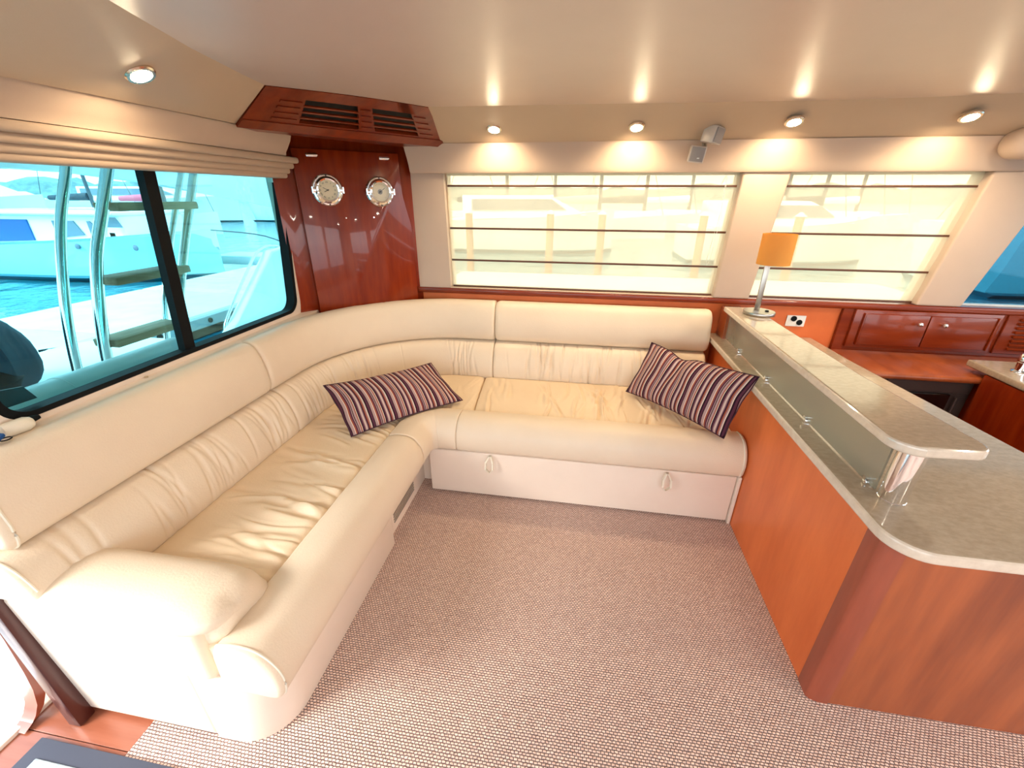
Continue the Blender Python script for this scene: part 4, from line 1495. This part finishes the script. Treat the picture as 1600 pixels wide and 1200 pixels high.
MB().tube(smooth_open([(-7.6, 4.65, -.5), (-7.3, 4.4, -.42), (-7.1, 4.2, -.5), (-6.8, 4.0, -.6)], 6), .02, 8).build('rope', M['whiteplastic'], cleat)
d2 = MB().span((-13.5, 14.0, -.75), (-10.75, 15.2, -.45), .03, 2)
tag(d2.build('dock_finger', M['concrete']), 'short dock finger beyond the bow of the pale blue boat', 'dock')


def hull(mb, x0, x1, yc, beam, zk, zs, zb, n=24, mi=0, bowr=.38):
    """hull from stern x0 to bow x1 (x1 may be < x0); sheer rises from zs to zb"""
    secs = []
    for i in range(n + 1):
        u = i / n
        x = x0 + (x1 - x0) * u
        k = 1 if u < 1 - bowr else max(0.0, math.cos((u - (1 - bowr)) / bowr * PI / 2)) ** .8
        k = max(k, .02)
        zt = zs + (zb - zs) * u ** 2
        hb = beam / 2 * k
        hw = hb * (.92 - .25 * max(0, (u - .5) * 2))
        secs.append([(x, yc - hb, zt), (x, yc - hw * .97, (zt * .45 + zk * .55)), (x, yc - hw * .8, zk), (x, yc, zk - .1), (x, yc + hw * .8, zk), (x, yc + hw * .97, (zt * .45 + zk * .55)), (x, yc + hb, zt)])
    vs = [v for s_ in secs for v in s_]
    m_ = 7
    fs = []
    for i in range(n):
        for j in range(m_):
            fs.append((i * m_ + j, i * m_ + (j + 1) % m_, (i + 1) * m_ + (j + 1) % m_, (i + 1) * m_ + j))
    fs.append(tuple(range(m_)))
    fs.append(tuple(n * m_ + j for j in range(m_))[::-1])
    mb.raw(vs, fs, mi)
    return secs


# the pale blue launch
bb = thing('blue_launch', 'old pale blue launch with white cabin, nearest beyond dock', 'boat', (-15.5, 12.7, WZ))
h = MB()
hull(h, -22.5, -11.9, 12.7, 3.2, WZ - .15, .05, .52)
h.build('hull', M['bluehull'], bb)
h = MB()
hull(h, -22.55, -11.87, 12.7, 3.26, WZ - .10, WZ + .13, WZ + .20)
h.build('waterline_band', M['teal'], bb)
h = MB()
hull(h, -22.5, -11.85, 12.7, 3.3, .02, .12, .60)
h.build('gunwale', M['gelcoat'], bb)
MB().span((-17.0, 11.55, .1), (-14.2, 13.85, .62), .12, 3).build('trunk_cabin', M['gelcoat'], bb)
MB().span((-20.6, 11.5, .0), (-14.6, 13.9, 1.02), .05, 2).build('deckhouse', M['gelcoat'], bb)
MB().span((-21.0, 11.3, 1.0), (-13.9, 14.1, 1.10), .04, 3).build('roof', M['gelcoat'], bb)
MB().span((-20.3, 11.46, .02), (-17.35, 11.5, .86), .01, 1).build('blue_screen', M['deepblue'], bb)
for (a, c, z0_, z1_) in ((-16.4, -15.35, .42, .84), (-15.1, -14.75, .55, .84)):
    MB().slab([(a, 11.46, z0_ - .1), (c, 11.46, z0_), (c - .25, 11.46, z1_), (a, 11.46, z1_)], (0, .03, 0)).build('side_window', M['windowdark'], bb)
MB().slab([(-14.55, 11.6, .62), (-14.55, 13.8, .62), (-14.85, 13.8, 1.0), (-14.85, 11.6, 1.0)], (.03, 0, .01)).build('windscreen', M['windowdark'], bb)
for a in (-14.3,):
    MB().slab([(a - .35, 11.54, .66), (a + .35, 11.54, .66), (a + .2, 11.54, .95), (a - .3, 11.54, .95)], (0, .02, 0)).build('side_window', M['windowdark'], bb)
MB().span((-14.6, 11.55, .3), (-14.0, 13.8, 1.02), .08, 3).build('fore_cabin', M['gelcoat'], bb)
for a in (-15.4, -13.3):
    MB().lathe([(.09, 0), (.09, .02), (.06, .03)], (a, 11.18, .12), Matrix.Rotation(PI / 2, 3, 'X'), 16).build('porthole', M['windowdark'], bb)
MB().tube(smooth_open([(-11.9, 12.6, .55), (-10.4, 13.1, .35), (-9.6, 13.9, -.25), (-9.2, 14.3, -.52)], 5), .02, 6).build('mooring_line', M['mast'], bb)


def cruiser(name, label, x0, x1, y, beam, h0, parts=True, hullm=None, grp=None):
    t = thing(name, label, 'boat', ((x0 + x1) / 2, y, WZ), group=grp)
    s_ = 1 if x1 > x0 else -1
    Lh = abs(x1 - x0)
    hb_ = MB()
    hull(hb_, x0, x1, y, beam, WZ - .1, WZ + h0, WZ + h0 * 1.35)
    hb_.build('hull', hullm or M['gelcoat'], t)
    wb_ = MB()
    hull(wb_, x0 - .02 * s_, x1 + .02 * s_, y, beam * .96, WZ - .1, WZ + .12, WZ + .14)
    wb_.build('waterline_band', M['teal'], t)
    zt = WZ + h0
    xm = x0 + s_ * Lh * .42
    sl_ = MB()
    a, c = x0 + s_ * Lh * .12, x0 + s_ * Lh * .72
    y0_, y1_ = y - beam * .38, y + beam * .38
    hh = h0 * .75
    vs = [(a, y0_, zt), (c + s_ * Lh * .12, y0_, zt + h0 * .15), (c + s_ * Lh * .12, y1_, zt + h0 * .15), (a, y1_, zt), (a, y0_ + .1, zt + hh), (c - s_ * Lh * .12, y0_ + .25, zt + hh), (c - s_ * Lh * .12, y1_ - .25, zt + hh), (a, y1_ - .1, zt + hh)]
    sl_.raw(vs, [(0, 1, 2, 3), (4, 5, 6, 7), (0, 1, 5, 4), (1, 2, 6, 5), (2, 3, 7, 6), (3, 0, 4, 7)])
    bmesh.ops.bevel(sl_.bm, geom=sl_.bm.edges[:], offset=.06, segments=2, affect='EDGES', profile=.5)
    sl_.build('cabin', M['gelcoat'], t)
    MB().slab([(a + s_ * .5, y0_ - .0, zt + hh * .40), (c, y0_ - .0, zt + hh * .45), (c - s_ * Lh * .08, y0_ + .05, zt + hh * .85), (a + s_ * .5, y0_ + .05, zt + hh * .85)], (0, .06, 0)).build('side_window', M['windowdark'], t)
    return t


cruiser('motor_cruiser', 'white motor cruiser with curved blue windscreen behind blue launch', -47, -33.5, 23.5, 4, 1.9)
cruiser('motor_yacht', 'white motor yacht hull right of the ladder across the water', -55, -35.5, 42, 5, 1.9)
cruiser('motor_yacht', 'long white yacht at far right through the cockpit window', -34.8, -20, 45, 5, 2.3)
cruiser('motor_yacht', 'small white yacht between ladder rails across the water', -62, -50, 36, 4, 1.6)
cruiser('motor_yacht', 'white yacht far left behind the blue launch', -66, -50, 26, 4.5, 2.4)
# boats beyond the back windows
cruiser('motor_yacht', 'white cruiser seen faintly through left of wide blind', -7, 1.5, 23, 3.5, 1.5)
cruiser('motor_yacht', 'pale cruiser seen faintly through right of wide blind', 4.5, 12, 21, 3.5, 1.4)
cruiser('motor_yacht', 'pale blue-grey cruiser outside the dark right window', 11.5, 24, 15.5, 4, 1.9, hullm=M['bluehull'])
pier = MB().span((-3.4, 5.2, -.75), (7.5, 12.0, -.40), .03, 2)
tag(pier.build('side_dock', M['concrete']), 'pale concrete dock outside the blind covered windows', 'dock')
for i, x in enumerate((-3.2, -.9, .5, 3.1, 5.4)):
    t = thing('dock_pile', ['leftmost', 'second from left', 'middle', 'second from right', 'rightmost'][i] + ' of the five timber piles standing by the side dock', 'pile', (x, 12.3, WZ), group='timber piles on the side dock')
    MB().cyl((x, 12.3, WZ - .2), (x, 12.3, 1.15), .11, .10, 16).build('post', M['teak_weather'], t)
    MB().cyl((x, 12.3, 1.15), (x, 12.3, 1.25), .14, .03, 16).build('cap', M['whiteplastic'], t)

# sailing boats with masts
def sailboat(x, y, Lh, hm, label, cover):
    t = thing('sailing_boat', label, 'boat', (x, y, WZ))
    hb_ = MB()
    hull(hb_, x - Lh / 2, x + Lh / 2, y, Lh * .28, WZ - .1, WZ + 1.1, WZ + 1.5, bowr=.6)
    hb_.build('hull', M['gelcoat'], t)
    MB().span((x - Lh * .2, y - .8, WZ + 1.1), (x + Lh * .2, y + .8, WZ + 1.6), .1, 2).build('coachroof', M['gelcoat'], t)
    MB().cyl((x + Lh * .05, y, WZ + 1.2), (x + Lh * .05, y, hm), .13, .09, 10).build('mast', M['mast'], t)
    MB().cyl((x + Lh * .04, y, WZ + 2.4), (x - Lh * .35, y, WZ + 2.3), .30, .18, 12).build('boom_cover', cover, t)
    for s_ in (-.5, .5):
        MB().tube([(x + Lh * s_ * .95, y, WZ + 1.3), (x + Lh * .05, y, hm - .2)], .02, 5).build('stay', M['mast'], t)
    MB().tube([(x + Lh * .05, y - .9, hm * .55), (x + Lh * .05, y + .9, hm * .55)], .03, 5).build('spreader', M['mast'], t)
    return t


sailboat(-30, 28, 9, 14, 'sailing boat with red sail cover behind the ladder', M['red'])
sailboat(-42, 19, 8, 15, 'sailing boat with blue cover at far left of cockpit window', M['deepblue'])
sailboat(-40, 31, 10, 15, 'sailing boat with dark mast behind the slanting bar', M['navycanvas'])
rngl = ['leftmost', 'second from left', 'third from left', 'fourth from left', 'fifth from left', 'sixth from left', 'seventh from left', 'eighth from left', 'ninth from left', 'tenth from left']
for i, x in enumerate((-10, -6.5, -3, .5, 4, 8, 12, 16, 20.5, 26)):
    sailboat(x, 31 + (i % 3) * 4, 9 + i % 2, 13 + i % 3, 'moored sailing boat behind the blinds, ' + rngl[i], [M['greycover'], M['navycanvas'], M['gelcoat']][i % 3])

# low shore with trees far behind
def shore(name, label, pts, h):
    mb = MB()
    rs = random.Random(5)
    n_ = 70
    vs = []
    a, c = Vector(pts[0]), Vector(pts[1])
    d = (c - a)
    nn = Vector((-d.y, d.x, 0)).normalized()
    for i in range(n_ + 1):
        q = a + d * (i / n_)
        hh = h * (.6 + .5 * rs.random())
        for off, z in ((0, WZ - .2), (3, hh * .6), (10, hh), (30, hh * .8), (40, WZ - .2)):
            v = q + nn * off
            vs.append((v.x, v.y, z))
    fs = [(i * 5 + j, i * 5 + j + 1, (i + 1) * 5 + j + 1, (i + 1) * 5 + j) for i in range(n_) for j in range(4)]
    mb.raw(vs, fs)
    tag(mb.build(name, M['hill'], smooth=0), label, 'shore', kind='structure')


shore('shoreline', 'low wooded shore far beyond the cockpit window', ((-100, 350, 0), (-400, 70, 0)), 8.5)
shore('shoreline', 'low wooded shore far behind the blinds', ((350, 260, 0), (-140, 350, 0)), 8.5)
